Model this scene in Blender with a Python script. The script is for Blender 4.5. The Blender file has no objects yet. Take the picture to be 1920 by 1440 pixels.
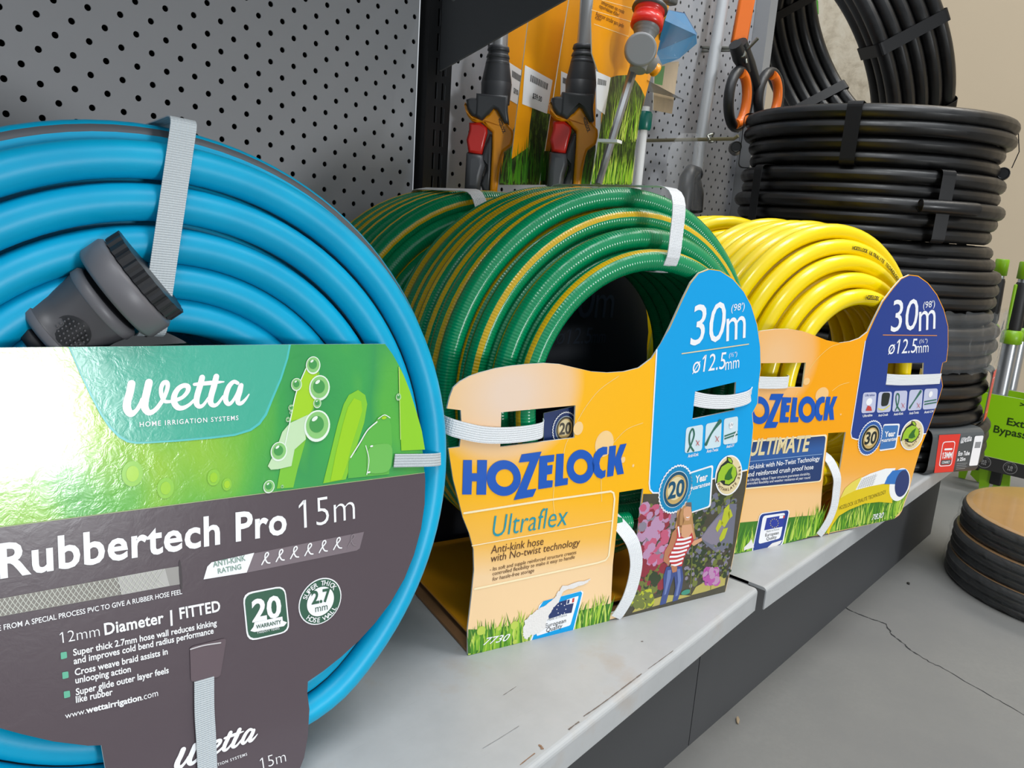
import bpy, bmesh, math, random
from math import sin, cos, pi, radians, hypot, atan2, sqrt
from mathutils import Vector, Matrix
from mathutils.geometry import tessellate_polygon

SC = bpy.context.scene
COL = SC.collection
R_ = random.Random(7)

# ------------------------------------------------------------------ camera
# world: x runs along the shelf, y = 0 is the pegboard, z up; metres
FOC = 1480.0
CAM_R = Vector((0.675043, -0.734668, 0.067677))
CAM_D = Vector((-0.115013, -0.195399, -0.973957))
CAM_F = Vector((0.728759, 0.649679, -0.216399))
CAM_P = Vector((-0.227386, -0.716301, -0.120609))
cd = bpy.data.cameras.new('camera'); cam = bpy.data.objects.new('camera', cd); COL.objects.link(cam)
cam.matrix_world = Matrix(((CAM_R.x, -CAM_D.x, -CAM_F.x, CAM_P.x), (CAM_R.y, -CAM_D.y, -CAM_F.y, CAM_P.y),
                           (CAM_R.z, -CAM_D.z, -CAM_F.z, CAM_P.z), (0, 0, 0, 1)))
cd.sensor_width = 36; cd.lens = FOC / 1920 * 36; cd.clip_start = 0.01; cd.clip_end = 50
SC.camera = cam
# ------------------------------------------------------------------ light
SC.view_settings.view_transform = 'Standard'; SC.view_settings.look = 'None'
SC.view_settings.gamma = 1; SC.view_settings.exposure = 0.35; SC.view_settings.use_curve_mapping = False
w = bpy.data.worlds.new('store'); SC.world = w; w.use_nodes = True
_t = w.node_tree; _c = _t.nodes.new('ShaderNodeTexCoord'); _s = _t.nodes.new('ShaderNodeSeparateXYZ'); _r = _t.nodes.new('ShaderNodeValToRGB'); _m = _t.nodes.new('ShaderNodeMath'); _m.operation = 'MULTIPLY_ADD'; _m.inputs[1].default_value = .5; _m.inputs[2].default_value = .5
_t.links.new(_c.outputs['Generated'], _s.inputs[0]); _t.links.new(_s.outputs[2], _m.inputs[0]); _t.links.new(_m.outputs[0], _r.inputs[0]); _t.links.new(_r.outputs[0], _t.nodes['Background'].inputs[0])
while len(_r.color_ramp.elements) < 4: _r.color_ramp.elements.new(.5)
for _e, (_p, _v) in zip(_r.color_ramp.elements, ((0, .24), (.5, .30), (.68, .66), (1, .72))): _e.position = _p; _e.color = (_v * .88, _v * .94, _v, 1)
_t.nodes['Background'].inputs[1].default_value = 1.0

def area(name, loc, target, sx, sy, watts, col=(1, 1, 1)):
    d = bpy.data.lights.new(name, 'AREA'); d.shape = 'RECTANGLE'; d.size = sx; d.size_y = sy; d.energy = watts; d.color = col
    o = bpy.data.objects.new(name, d); COL.objects.link(o); o.location = loc
    o.rotation_euler = (Vector(target) - Vector(loc)).to_track_quat('-Z', 'Y').to_euler()
    return o
area('ceiling_light', (-0.7, -1.25, 2.3), (-0.7, -1.1, 0), 0.35, 1.5, 26, (0.95, 0.98, 1))
area('ceiling_light', (0.9, -1.25, 2.3), (0.9, -1.1, 0), 0.35, 1.5, 26, (0.95, 0.98, 1))
area('ceiling_light', (2.3, -1.0, 2.3), (2.3, -1.0, 0), 0.35, 1.5, 22, (1, 0.97, 0.92))
area('card_glare_light', (0.06, -3.0, -0.36), (-0.12, -0.35, -0.22), 0.42, 0.42, 20, (0.95, 0.98, 1))  # unseen area light, placed and sized to put the glare on the blue pack's card
# ------------------------------------------------------------------ helpers
def lin(c):
    if isinstance(c, str):
        c = c.lstrip('#'); c = [int(c[i:i + 2], 16) for i in (0, 2, 4)]
    return tuple(((v / 255) / 12.92 if v / 255 <= .04045 else ((v / 255 + .055) / 1.055) ** 2.4) for v in c[:3]) + (1,)

class NT:
    def __init__(s, m): s.t = m.node_tree; s.n = s.t.nodes; s.b = s.n['Principled BSDF']
    def add(s, kind, **kw):
        nd = s.n.new(kind)
        for k, v in kw.items(): setattr(nd, k, v)
        return nd
    def link(s, a, b): s.t.links.new(a, b)
    def math(s, op, a, b=None, c=None, clamp=False):
        nd = s.n.new('ShaderNodeMath'); nd.operation = op; nd.use_clamp = clamp
        for i, x in enumerate((a, b, c)):
            if x is None: continue
            if isinstance(x, (int, float)): nd.inputs[i].default_value = x
            else: s.link(x, nd.inputs[i])
        return nd.outputs[0]
    def uv(s):
        t = s.n.new('ShaderNodeUVMap'); t.uv_map = 'UVMap'
        x = s.n.new('ShaderNodeSeparateXYZ'); s.link(t.outputs[0], x.inputs[0]); return x.outputs[0], x.outputs[1], t.outputs[0]
    def obj(s):
        return s.n.new('ShaderNodeTexCoord').outputs['Object']
    def mix(s, f, a, b):
        nd = s.n.new('ShaderNodeMix'); nd.data_type = 'RGBA'
        for i, x in ((0, f), (6, a), (7, b)):
            if isinstance(x, (int, float)): nd.inputs[i].default_value = x
            elif isinstance(x, tuple): nd.inputs[i].default_value = x
            else: s.link(x, nd.inputs[i])
        return nd.outputs[2]
    def noise(s, vec, scale, detail=3, rough=.5, dist=0):
        nd = s.n.new('ShaderNodeTexNoise'); nd.inputs['Scale'].default_value = scale; nd.inputs['Detail'].default_value = detail
        nd.inputs['Roughness'].default_value = rough; nd.inputs['Distortion'].default_value = dist
        if vec is not None: s.link(vec, nd.inputs['Vector'])
        return nd.outputs[0]
    def ramp(s, f, stops, interp='LINEAR'):
        nd = s.n.new('ShaderNodeValToRGB'); e = nd.color_ramp.elements; nd.color_ramp.interpolation = interp
        while len(e) < len(stops): e.new(.5)
        for el, (p, c) in zip(e, stops): el.position = p; el.color = c if isinstance(c, tuple) else lin(c)
        s.link(f, nd.inputs[0]); return nd.outputs[0]
    def bump(s, h, strength=.3, dist=.001):
        nd = s.n.new('ShaderNodeBump'); nd.inputs['Strength'].default_value = strength; nd.inputs['Distance'].default_value = dist
        s.link(h, nd.inputs['Height']); s.link(nd.outputs[0], s.b.inputs['Normal'])

MATS = {}
def mat(name, col, rough=.5, metal=0, spec=.5, coat=0, var=0, vscale=40, bump=0, bscale=300, bdist=.0005, emit=None):
    if name in MATS: return MATS[name]
    m = bpy.data.materials.new(name); m.use_nodes = True; t = NT(m); b = t.b
    b.inputs['Base Color'].default_value = lin(col) if not isinstance(col, tuple) or max(col) > 1 else col
    b.inputs['Roughness'].default_value = rough; b.inputs['Metallic'].default_value = metal
    b.inputs['Specular IOR Level'].default_value = spec; b.inputs['Coat Weight'].default_value = coat
    b.inputs['Coat Roughness'].default_value = .08
    if var:
        f = t.noise(t.obj(), vscale, 4, .6); c = lin(col)
        t.link(t.mix(f, tuple(x * (1 - var) for x in c[:3]) + (1,), tuple(min(1, x * (1 + var)) for x in c[:3]) + (1,)), b.inputs['Base Color'])
    if bump: t.bump(t.noise(t.obj(), bscale, 3), bump, bdist)
    MATS[name] = m; return m

def newmat(name, rough=.5, spec=.5, coat=0):
    m = bpy.data.materials.new(name); m.use_nodes = True; t = NT(m)
    t.b.inputs['Roughness'].default_value = rough; t.b.inputs['Specular IOR Level'].default_value = spec
    t.b.inputs['Coat Weight'].default_value = coat; t.b.inputs['Coat Roughness'].default_value = .1
    MATS[name] = m; return m, t

ORG = {}
class MB:
    """collects shapes in world coordinates and links them as one mesh object"""
    def __init__(s): s.v = []; s.f = []; s.m = []; s.uv = []; s.sm = []; s.mats = []
    def mi(s, m):
        if m not in s.mats: s.mats.append(m)
        return s.mats.index(m)
    def add(s, vs, fs, m, uv=None, smooth=False):
        o = len(s.v); s.v += [tuple(p) for p in vs]; s.uv += list(uv) if uv else [(0., 0.)] * len(vs)
        i = s.mi(m)
        for f in fs: s.f.append([o + k for k in f]); s.m.append(i); s.sm.append(smooth)
    def box(s, c, dims, m, rz=0, rot=None):
        R = rot or Matrix.Rotation(rz, 3, 'Z'); c = Vector(c); d = [x / 2 for x in dims]
        vs = [c + R @ Vector((x * d[0], y * d[1], z * d[2])) for x in (-1, 1) for y in (-1, 1) for z in (-1, 1)]
        s.add(vs, [(0, 1, 3, 2), (4, 6, 7, 5), (0, 4, 5, 1), (2, 3, 7, 6), (0, 2, 6, 4), (1, 5, 7, 3)], m)
    def rbox(s, c, dims, m, r=.003, seg=3, rot=None, rz=0):
        bm = bmesh.new(); bmesh.ops.create_cube(bm, size=1)
        for v in bm.verts: v.co = Vector((v.co.x * dims[0], v.co.y * dims[1], v.co.z * dims[2]))
        bmesh.ops.bevel(bm, geom=bm.edges[:], offset=r, segments=seg, profile=.5, affect='EDGES')
        R = rot or Matrix.Rotation(rz, 3, 'Z'); c = Vector(c); bm.verts.index_update()
        s.add([c + R @ v.co for v in bm.verts], [[v.index for v in f.verts] for f in bm.faces], m, smooth=True); bm.free()
    def tube(s, pts, r, m, n=12, caps=True, closed=False, smooth=True, up=None):
        pts = [Vector(p) for p in pts]; N = len(pts); rs = r if isinstance(r, (list, tuple)) else [r] * N
        vs = []; uv = []; prev = None; L = 0
        for i, p in enumerate(pts):
            a = pts[(i - 1) % N] if closed or i else p; b = pts[(i + 1) % N] if closed or i < N - 1 else p
            t = (b - a).normalized()
            if prev is None:
                prev = Vector(up) if up else (Vector((0, 0, 1)) if abs(t.z) < .9 else Vector((1, 0, 0)))
            x = (prev - t * prev.dot(t)).normalized(); y = t.cross(x); prev = x
            if i: L += (p - pts[i - 1]).length
            for k in range(n):
                an = 2 * pi * k / n; vs.append(p + (x * cos(an) + y * sin(an)) * rs[i]); uv.append((k / n, L))
        fs = []
        for i in range(N if closed else N - 1):
            j = (i + 1) % N
            for k in range(n): fs.append((i * n + k, i * n + (k + 1) % n, j * n + (k + 1) % n, j * n + k))
        s.add(vs, fs, m, uv, smooth)
        if caps and not closed:
            s.add(vs[:n], [tuple(range(n))[::-1]], m); s.add(vs[-n:], [tuple(range(n))], m)
    def lathe(s, o, ax, prof, m, n=32, ridges=0, rdepth=0, smooth=True, ref=None):
        o = Vector(o); ax = Vector(ax).normalized(); x = Vector(ref) if ref else (Vector((0, 0, 1)) if abs(ax.z) < .9 else Vector((1, 0, 0)))
        x = (x - ax * x.dot(ax)).normalized(); y = ax.cross(x); vs = []
        for a, r in prof:
            for k in range(n):
                an = 2 * pi * k / n; rr = r * (1 - (rdepth if ridges and (k * ridges // n * 2) % 2 == 0 and (k % (n // ridges)) < n // ridges / 2 else 0))
                vs.append(o + ax * a + (x * cos(an) + y * sin(an)) * rr)
        fs = []
        for i in range(len(prof) - 1):
            for k in range(n): fs.append((i * n + k, i * n + (k + 1) % n, (i + 1) * n + (k + 1) % n, (i + 1) * n + k))
        s.add(vs, fs, m, smooth=smooth)
        s.add(vs[:n], [tuple(range(n))[::-1]], m); s.add(vs[-n:], [tuple(range(n))], m)
    def prism(s, poly, o, ex, ey, ez, L, m, smooth=False):
        """2D polygon in ex,ey swept along ez by L"""
        o, ex, ey, ez = map(Vector, (o, ex, ey, ez)); n = len(poly)
        a = [o + ex * x + ey * y for x, y in poly]; b = [p + ez * L for p in a]
        s.add(a + b, [(i, (i + 1) % n, n + (i + 1) % n, n + i) for i in range(n)], m, smooth=smooth)
        tri = tessellate_polygon([[Vector((x, y, 0)) for x, y in poly]])
        s.add(a, [t for t in tri], m); s.add(b, [t[::-1] for t in tri], m)
    def ball(s, c, r, m, n=10, sc=(1, 1, 1)):
        vs = []; c = Vector(c)
        for i in range(n + 1):
            th = pi * i / n
            for k in range(2 * n):
                ph = pi * k / n; vs.append(c + Vector((r * sc[0] * sin(th) * cos(ph), r * sc[1] * sin(th) * sin(ph), r * sc[2] * cos(th))))
        fs = [(i * 2 * n + k, i * 2 * n + (k + 1) % (2 * n), (i + 1) * 2 * n + (k + 1) % (2 * n), (i + 1) * 2 * n + k) for i in range(n) for k in range(2 * n)]
        s.add(vs, fs, m, smooth=True)
    def build(s, name, parent=None, label=None):
        me = bpy.data.meshes.new(name); org = ORG.get(parent, Vector((0, 0, 0)))
        own = Vector((0, 0, 0))
        if parent is None:
            n = len(s.v); own = Vector((sum(p[0] for p in s.v) / n, sum(p[1] for p in s.v) / n, min(p[2] for p in s.v)))
        off = org if parent else own
        me.from_pydata([(p[0] - off.x, p[1] - off.y, p[2] - off.z) for p in s.v], [], s.f)
        for m in s.mats: me.materials.append(m)
        me.polygons.foreach_set('material_index', s.m); me.polygons.foreach_set('use_smooth', s.sm)
        ul = me.uv_layers.new(name='UVMap'); buf = []
        for l in me.loops: buf += s.uv[l.vertex_index]
        ul.data.foreach_set('uv', buf); me.update()
        o = bpy.data.objects.new(name, me); COL.objects.link(o)
        if parent: o.parent = parent; ORG[o] = org
        else: o.location = own; ORG[o] = own
        if label: o['label'] = label
        return o

def thing(name, label, cat, loc, group=None):
    o = bpy.data.objects.new(name, None); COL.objects.link(o); o.location = loc; o.empty_display_size = .02; ORG[o] = Vector(loc)
    return tag(o, label, cat, group)
def tag(o, label, cat, group=None):
    o['label'] = label; o['category'] = cat
    if group: o['group'] = group
    return o
def structure(o): o['kind'] = 'structure'; return o

def cat_rom(pts, k=6, closed=False):
    n = len(pts); out = []; P = [tuple(p) for p in pts]
    for i in range(n if closed else n - 1):
        p0 = P[(i - 1) % n] if closed or i else P[i]; p1 = P[i]; p2 = P[(i + 1) % n]; p3 = P[(i + 2) % n] if closed or i < n - 2 else p2
        for j in range(k):
            t = j / k
            out.append(tuple(.5 * (2 * b + (c - a) * t + (2 * a - 5 * b + 4 * c - d) * t * t + (3 * b - a - 3 * c + d) * t ** 3) for a, b, c, d in zip(p0, p1, p2, p3)))
    if not closed: out.append(P[-1])
    return out

def ray(x, y): return CAM_R * ((x - 960) / FOC) + CAM_D * ((y - 720) / FOC) + CAM_F
def at(x, y, ax, val):
    """point of the plane x/y/z = val that shows at a place measured in the photograph"""
    d = ray(x, y); return CAM_P + d * ((val - CAM_P[ax]) / d[ax])

class Plane:
    def __init__(s, o, h, v): s.o = Vector(o); s.h = Vector(h).normalized(); s.v = Vector(v).normalized(); s.n = s.h.cross(s.v).normalized()
    def px(s, x, y):
        d = ray(x, y); t = (s.o - CAM_P).dot(s.n) / d.dot(s.n); X = CAM_P + d * t - s.o; return (X.dot(s.h), X.dot(s.v))
    def w(s, u, v, off=0): return s.o + s.h * u + s.v * v + s.n * off
    def front(s, x, y, off):
        q = Plane(s.o + s.n * off, s.h, s.v); return q.w(*q.px(x, y))
LAY = .00014
def zoomed(pl, ox, oy, wpx, W=1920):
    k = wpx / W
    return lambda pts: [pl.px(ox + x * k, oy + y * k) for x, y in pts]

class Sheet:
    """a printed sheet: one mesh, card body plus print"""
    def __init__(s, pl): s.pl = pl; s.mb = MB(); s.e = 0
    def body(s, outer, holes, m, edge, thick=.0012, back=None):
        pl = s.pl; loops = [outer] + list(holes); flat = [p for l in loops for p in l]
        tri = tessellate_polygon([[Vector((x, y, 0)) for x, y in l] for l in loops])
        def ori(t, sgn):
            a, b, c = (flat[i] for i in t); ar = (b[0] - a[0]) * (c[1] - a[1]) - (b[1] - a[1]) * (c[0] - a[0])
            return tuple(t) if ar * sgn > 0 else tuple(t)[::-1]
        s.mb.add([pl.w(*p) for p in flat], [ori(t, 1) for t in tri], m, flat)
        s.mb.add([pl.w(p[0], p[1], -thick) for p in flat], [ori(t, -1) for t in tri], back or edge, flat)
        for l in loops:
            n = len(l); s.mb.add([pl.w(*p) for p in l] + [pl.w(p[0], p[1], -thick) for p in l],
                                 [(i, (i + 1) % n, n + (i + 1) % n, n + i) for i in range(n)], edge, list(l) * 2)
    def poly(s, pts, m, lay=1, holes=()):
        loops = [pts] + list(holes); flat = [p for l in loops for p in l]
        tri = tessellate_polygon([[Vector((x, y, 0)) for x, y in l] for l in loops])
        fs = []
        for t in tri:
            a, b, c = (flat[i] for i in t); ar = (b[0] - a[0]) * (c[1] - a[1]) - (b[1] - a[1]) * (c[0] - a[0])
            fs.append(tuple(t) if ar > 0 else tuple(t)[::-1])
        s.mb.add([s.pl.w(p[0], p[1], lay * LAY) for p in flat], fs, m, flat)
    def ell(s, c, rx, ry, m, lay=1, n=28, rot=0, hole=0, wob=0, wn=0):
        f = lambda k, q: (c[0] + q * (rx * cos(k) * cos(rot) - ry * sin(k) * sin(rot)), c[1] + q * (rx * cos(k) * sin(rot) + ry * sin(k) * cos(rot)))
        out = [f(2 * pi * i / n, 1 + (wob if (wn and i % 2) else 0)) for i in range(n)]
        s.poly(out, m, lay, [[f(2 * pi * i / n, hole) for i in range(n)]] if hole else ())
    def rrect(s, q, m, lay=1, r=.2, seg=4):
        """quad q (bl, br, tr, tl) with rounded corners"""
        s.poly(rr(q, r, seg), m, lay)
    def stroke(s, pts, wd, m, lay=1, k=6, cap=True):
        ws = wd if isinstance(wd, (list, tuple)) else [wd] * len(pts)
        c = cat_rom([(p[0], p[1], w_) for p, w_ in zip(pts, ws)], k) if k > 1 else [(p[0], p[1], w_) for p, w_ in zip(pts, ws)]
        L = []; Rr = []
        for i, (x, y, w_) in enumerate(c):
            a = c[max(0, i - 1)]; b = c[min(len(c) - 1, i + 1)]; dx, dy = b[0] - a[0], b[1] - a[1]; q = hypot(dx, dy) or 1
            L.append((x - dy / q * w_ / 2, y + dx / q * w_ / 2)); Rr.append((x + dy / q * w_ / 2, y - dx / q * w_ / 2))
        s.e += .012; n = len(c); vs = [s.pl.w(p[0], p[1], (lay + s.e + (i % n) * .0006) * LAY) for i, p in enumerate(L + Rr)]
        s.mb.add(vs, [(i, n + i, n + i + 1, i + 1) for i in range(n - 1)], m, L + Rr)
        if cap:
            s.ell(c[0][:2], c[0][2] / 2, c[0][2] / 2, m, lay + s.e + .02, 12); s.ell(c[-1][:2], c[-1][2] / 2, c[-1][2] / 2, m, lay + s.e + .08, 12)
    def text(s, st, p0, p1, pt, m, lay=2, bold=0, shear=0, space=1):
        """text from baseline start p0 to baseline end p1, capitals reaching up to pt above p0"""
        vs, fs, x0, x1 = text2d(st, bold, shear, space)
        ex = ((p1[0] - p0[0]) / (x1 - x0), (p1[1] - p0[1]) / (x1 - x0)); ey = ((pt[0] - p0[0]) / CAPH, (pt[1] - p0[1]) / CAPH)
        q = [(p0[0] + ex[0] * (x - x0) + ey[0] * y, p0[1] + ex[1] * (x - x0) + ey[1] * y) for x, y in vs]
        s.mb.add([s.pl.w(a, b, lay * LAY) for a, b in q], fs, m, q)
    def arctext(s, st, c, rx, a0, a1, size, m, lay=3, bold=0, inward=False):
        n = len(st)
        for i, ch in enumerate(st):
            if ch == ' ': continue
            a = a0 + (a1 - a0) * (i + .5) / n; vs, fs, x0, x1 = text2d(ch, bold, 0, 1); k = size / CAPH; xm = (x0 + x1) / 2
            up = (-cos(a), -sin(a)) if inward else (cos(a), sin(a)); rt = (up[1], -up[0])
            b = (c[0] + cos(a) * rx, c[1] + sin(a) * rx)
            q = [(b[0] + rt[0] * (x - xm) * k + up[0] * (y - CAPH / 2) * k, b[1] + rt[1] * (x - xm) * k + up[1] * (y - CAPH / 2) * k) for x, y in vs]
            s.mb.add([s.pl.w(u, v, lay * LAY) for u, v in q], fs, m, q)
    def grass(s, base, heights, count, mats, lay=1, seed=1, wd=.0022, lean=.3):
        """upright printed blades along a base polyline"""
        r = random.Random(seed); n = len(base) - 1
        for i in range(count):
            t = r.random() * n; k = min(int(t), n - 1); f = t - k
            x = base[k][0] * (1 - f) + base[k + 1][0] * f; y = base[k][1] * (1 - f) + base[k + 1][1] * f
            hh = (heights[k] * (1 - f) + heights[k + 1] * f) * r.uniform(.35, 1.05); dx = r.uniform(-lean, lean) * hh; w_ = wd * r.uniform(.5, 1.2)
            y += r.uniform(0, .15) * hh
            o = (lay + .0 + i * .004) * LAY
            s.mb.add([s.pl.w(x - w_ / 2, y, o), s.pl.w(x + w_ / 2, y, o), s.pl.w(x + w_ * .35 + dx * .4, y + hh * .55, o), s.pl.w(x + dx, y + hh, o), s.pl.w(x - w_ * .4 + dx * .35, y + hh * .55, o)],
                     [(0, 1, 2, 3, 4)], r.choice(mats))
    def build(s, name, parent=None, label=None): return s.mb.build(name, parent, label)

def rr(q, r=.2, seg=4):
    out = []
    for i in range(4):
        p = Vector(q[i]).to_2d() if False else q[i]; a = q[(i - 1) % 4]; b = q[(i + 1) % 4]
        la = hypot(a[0] - p[0], a[1] - p[1]); lb = hypot(b[0] - p[0], b[1] - p[1]); d = r * min(la, lb)
        pa = (p[0] + (a[0] - p[0]) * d / la, p[1] + (a[1] - p[1]) * d / la); pb = (p[0] + (b[0] - p[0]) * d / lb, p[1] + (b[1] - p[1]) * d / lb)
        for k in range(seg + 1):
            t = k / seg; out.append(tuple((1 - t) ** 2 * pa[j] + 2 * t * (1 - t) * p[j] + t * t * pb[j] for j in (0, 1)))
    return out

TX = {}
def raw2d(st, bold=0, shear=0, space=1):
    c = bpy.data.curves.new('t', 'FONT'); c.body = st; c.offset = bold; c.shear = shear; c.space_character = space; c.resolution_u = 3; c.fill_mode = 'FRONT'
    o = bpy.data.objects.new('t', c); COL.objects.link(o); dg = bpy.context.evaluated_depsgraph_get(); dg.update()
    me = bpy.data.meshes.new_from_object(o.evaluated_get(dg))
    vs = [(v.co.x, v.co.y) for v in me.vertices]; fs = []
    for p in me.polygons: t = list(p.vertices); fs.append(t if p.normal.z > 0 else t[::-1])
    bpy.data.objects.remove(o); bpy.data.curves.remove(c); bpy.data.meshes.remove(me)
    return vs, fs
def text2d(st, bold=0, shear=0, space=1):
    key = (st, bold, shear, space)
    if key in TX: return TX[key]
    vs, fs = raw2d(st, bold, shear, space)
    if '1' in st:                       # give the plain stroke of the numeral one its flag
        g = [v for v in raw2d('1', bold, 0, space)[0]]; wd = max(v[0] for v in g) - min(v[0] for v in g); tp = max(v[1] for v in g)
        for i, ch in enumerate(st):
            if ch != '1': continue
            xr = max(v[0] for v in raw2d(st[:i + 1], bold, 0, space)[0]) - wd * .4; o_ = len(vs)
            vs += [(x + y * shear, y) for x, y in ((xr, tp), (xr - wd * .6, tp), (xr - wd * .6 - .13, tp * .83), (xr - wd * .6 - .13, tp * .83 - wd * .85), (xr, tp - wd * .75))]; fs.append([o_ + k for k in range(5)])
    xs = [v[0] for v in vs]; TX[key] = (vs, fs, min(xs), max(xs)); return TX[key]
CAPH = max(v[1] for v in text2d('H')[0])

def coil(mb, c, axis, e1, loops, rad, m, npl=84, nseg=16, jit=0.0, seed=1, twist=None, t0=0., t1=None, blend=.12, squash=1.):
    """hose wound as loops [(r, d)]: r from the axis, d along it; starts each loop at direction e1"""
    c = Vector(c); ax = Vector(axis).normalized(); e1 = Vector(e1); e1 = (e1 - ax * e1.dot(ax)).normalized(); e2 = ax.cross(e1)
    rn = random.Random(seed); ph = [(rn.uniform(0, 6.28), rn.uniform(0, 6.28), rn.uniform(.3, 1), rn.uniform(.3, 1)) for _ in loops]
    n = len(loops); t1 = n if t1 is None else t1; N = int((t1 - t0) * npl); P = []
    def rd(t):
        i = min(int(t), n - 1); f = t - i; r, d = loops[i]; a = 2 * pi * f
        r += jit * ph[i][2] * sin(a + ph[i][0]) * sin(pi * f); d += jit * .8 * ph[i][3] * sin(a + ph[i][1]) * sin(pi * f)
        if i + 1 < n and f > 1 - blend:
            s = (f - 1 + blend) / blend; s = s * s * (3 - 2 * s); r = r * (1 - s) + loops[i + 1][0] * s; d = d * (1 - s) + loops[i + 1][1] * s
        return r, d
    vs = []; uv = []; L = 0; pp = None
    for k in range(N + 1):
        t = t0 + (t1 - t0) * k / N; r, d = rd(t); a = 2 * pi * t; rho = e1 * cos(a) + e2 * sin(a); p = c + ax * d + rho * r - e1 * (max(0, cos(a)) * r * (1 - squash)); P.append(p)
        if pp is not None: L += (p - pp).length
        pp = p; tw = twist(t) if twist else 0
        for j in range(nseg + 1):
            an = 2 * pi * j / nseg; vs.append(p + (rho * cos(an) - ax * sin(an)) * rad); uv.append((j / nseg + tw, L))
    q = nseg + 1
    fs = [(k * q + j, (k + 1) * q + j, (k + 1) * q + j + 1, k * q + j + 1) for k in range(N) for j in range(nseg)]
    mb.add(vs, fs, m, uv, True)
    for e in (vs[:nseg], vs[-q:-1]): mb.add(e, [tuple(range(nseg))], m)
    return P

def strap_loop(c, axis, dirv, r0, r1, d0, d1, wd, m, th=.0007, cr=.006, mb=None, skew=0):
    """band round the bundle of a coil at direction dirv: closed rounded rectangle in the (radial, axial) plane"""
    c = Vector(c); ax = Vector(axis).normalized(); rho = Vector(dirv); rho = (rho - ax * rho.dot(ax)).normalized(); tg = ax.cross(rho)
    pts = rr([(r0, d0), (r1, d0), (r1, d1), (r0, d1)], cr / min(r1 - r0, d1 - d0), 5)
    mb = mb or MB(); n = len(pts); vs = []; uv = []; L = 0
    cx = ((r0 + r1) / 2, (d0 + d1) / 2)
    for i, (r, d) in enumerate(pts):
        if i: L += hypot(r - pts[i - 1][0], d - pts[i - 1][1])
        q = hypot(r - cx[0], d - cx[1]); o = ((r - cx[0]) / q * th, (d - cx[1]) / q * th); sk = tg * (skew * (r - r1))
        for s_ in (-1, 1):
            vs.append(c + rho * r + ax * d + tg * (s_ * wd / 2) + sk); uv.append((s_ * wd / 2, L))
        for s_ in (-1, 1):
            vs.append(c + rho * (r + o[0]) + ax * (d + o[1]) + tg * (s_ * wd / 2) + sk); uv.append((s_ * wd / 2, L))
    fs = []
    for i in range(n):
        a, b = 4 * i, 4 * ((i + 1) % n)
        fs += [(a, a + 1, b + 1, b), (a + 2, b + 2, b + 3, a + 3), (a, b, b + 2, a + 2), (a + 1, a + 3, b + 3, b + 1)]
    mb.add(vs, fs, m, uv); return mb

def band(pts, wdir, wd, m, th=.0007, mb=None, nrm=None):
    """flat strap along pts, width along wdir (one vector or one per point)"""
    mb = mb or MB(); pts = [Vector(p) for p in pts]; n = len(pts); vs = []; uv = []; L = 0
    for i, p in enumerate(pts):
        t = (pts[min(n - 1, i + 1)] - pts[max(0, i - 1)]).normalized(); wv = Vector(wdir[i] if isinstance(wdir, list) else wdir)
        wv = (wv - t * wv.dot(t)).normalized(); nn = t.cross(wv)
        if i: L += (p - pts[i - 1]).length
        for o in (0, th):
            for s_ in (-1, 1): vs.append(p + wv * (s_ * wd / 2) + nn * o); uv.append((s_ * wd / 2, L))
    fs = [(0, 2, 3, 1), (4 * n - 4, 4 * n - 3, 4 * n - 1, 4 * n - 2)]
    for i in range(n - 1):
        a, b = 4 * i, 4 * i + 4
        fs += [(a, a + 1, b + 1, b), (a + 2, b + 2, b + 3, a + 3), (a, b, b + 2, a + 2), (a + 1, a + 3, b + 3, b + 1)]
    mb.add(vs, fs, m, uv); return mb

# ------------------------------------------------------------------ shared materials
def woven(name, col, rough=.45):
    m, t = newmat(name, rough); x, y, _ = t.uv()
    a = t.math('SINE', t.math('ADD', t.math('MULTIPLY', y, 2 * pi / .0022), t.math('MULTIPLY', x, 2 * pi / .0032)))
    b = t.math('SINE', t.math('SUBTRACT', t.math('MULTIPLY', y, 2 * pi / .0022), t.math('MULTIPLY', x, 2 * pi / .0032)))
    h = t.math('MULTIPLY', a, b); t.bump(h, .55, .0004); t.b.inputs['Base Color'].default_value = lin(col); return m
STRAP = woven('white_strap_weave', '#e8eaec')
STRAPG = woven('translucent_strap_weave', '#bcc4c8')
CARDW = mat('print_white', '#f4f4f2', .35)
BROWN = mat('raw_cardboard', '#8a6440', .8, var=.2)
BLACKP = mat('matt_black_plastic', '#1b1c1e', .42, bump=.1, bscale=500)
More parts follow.
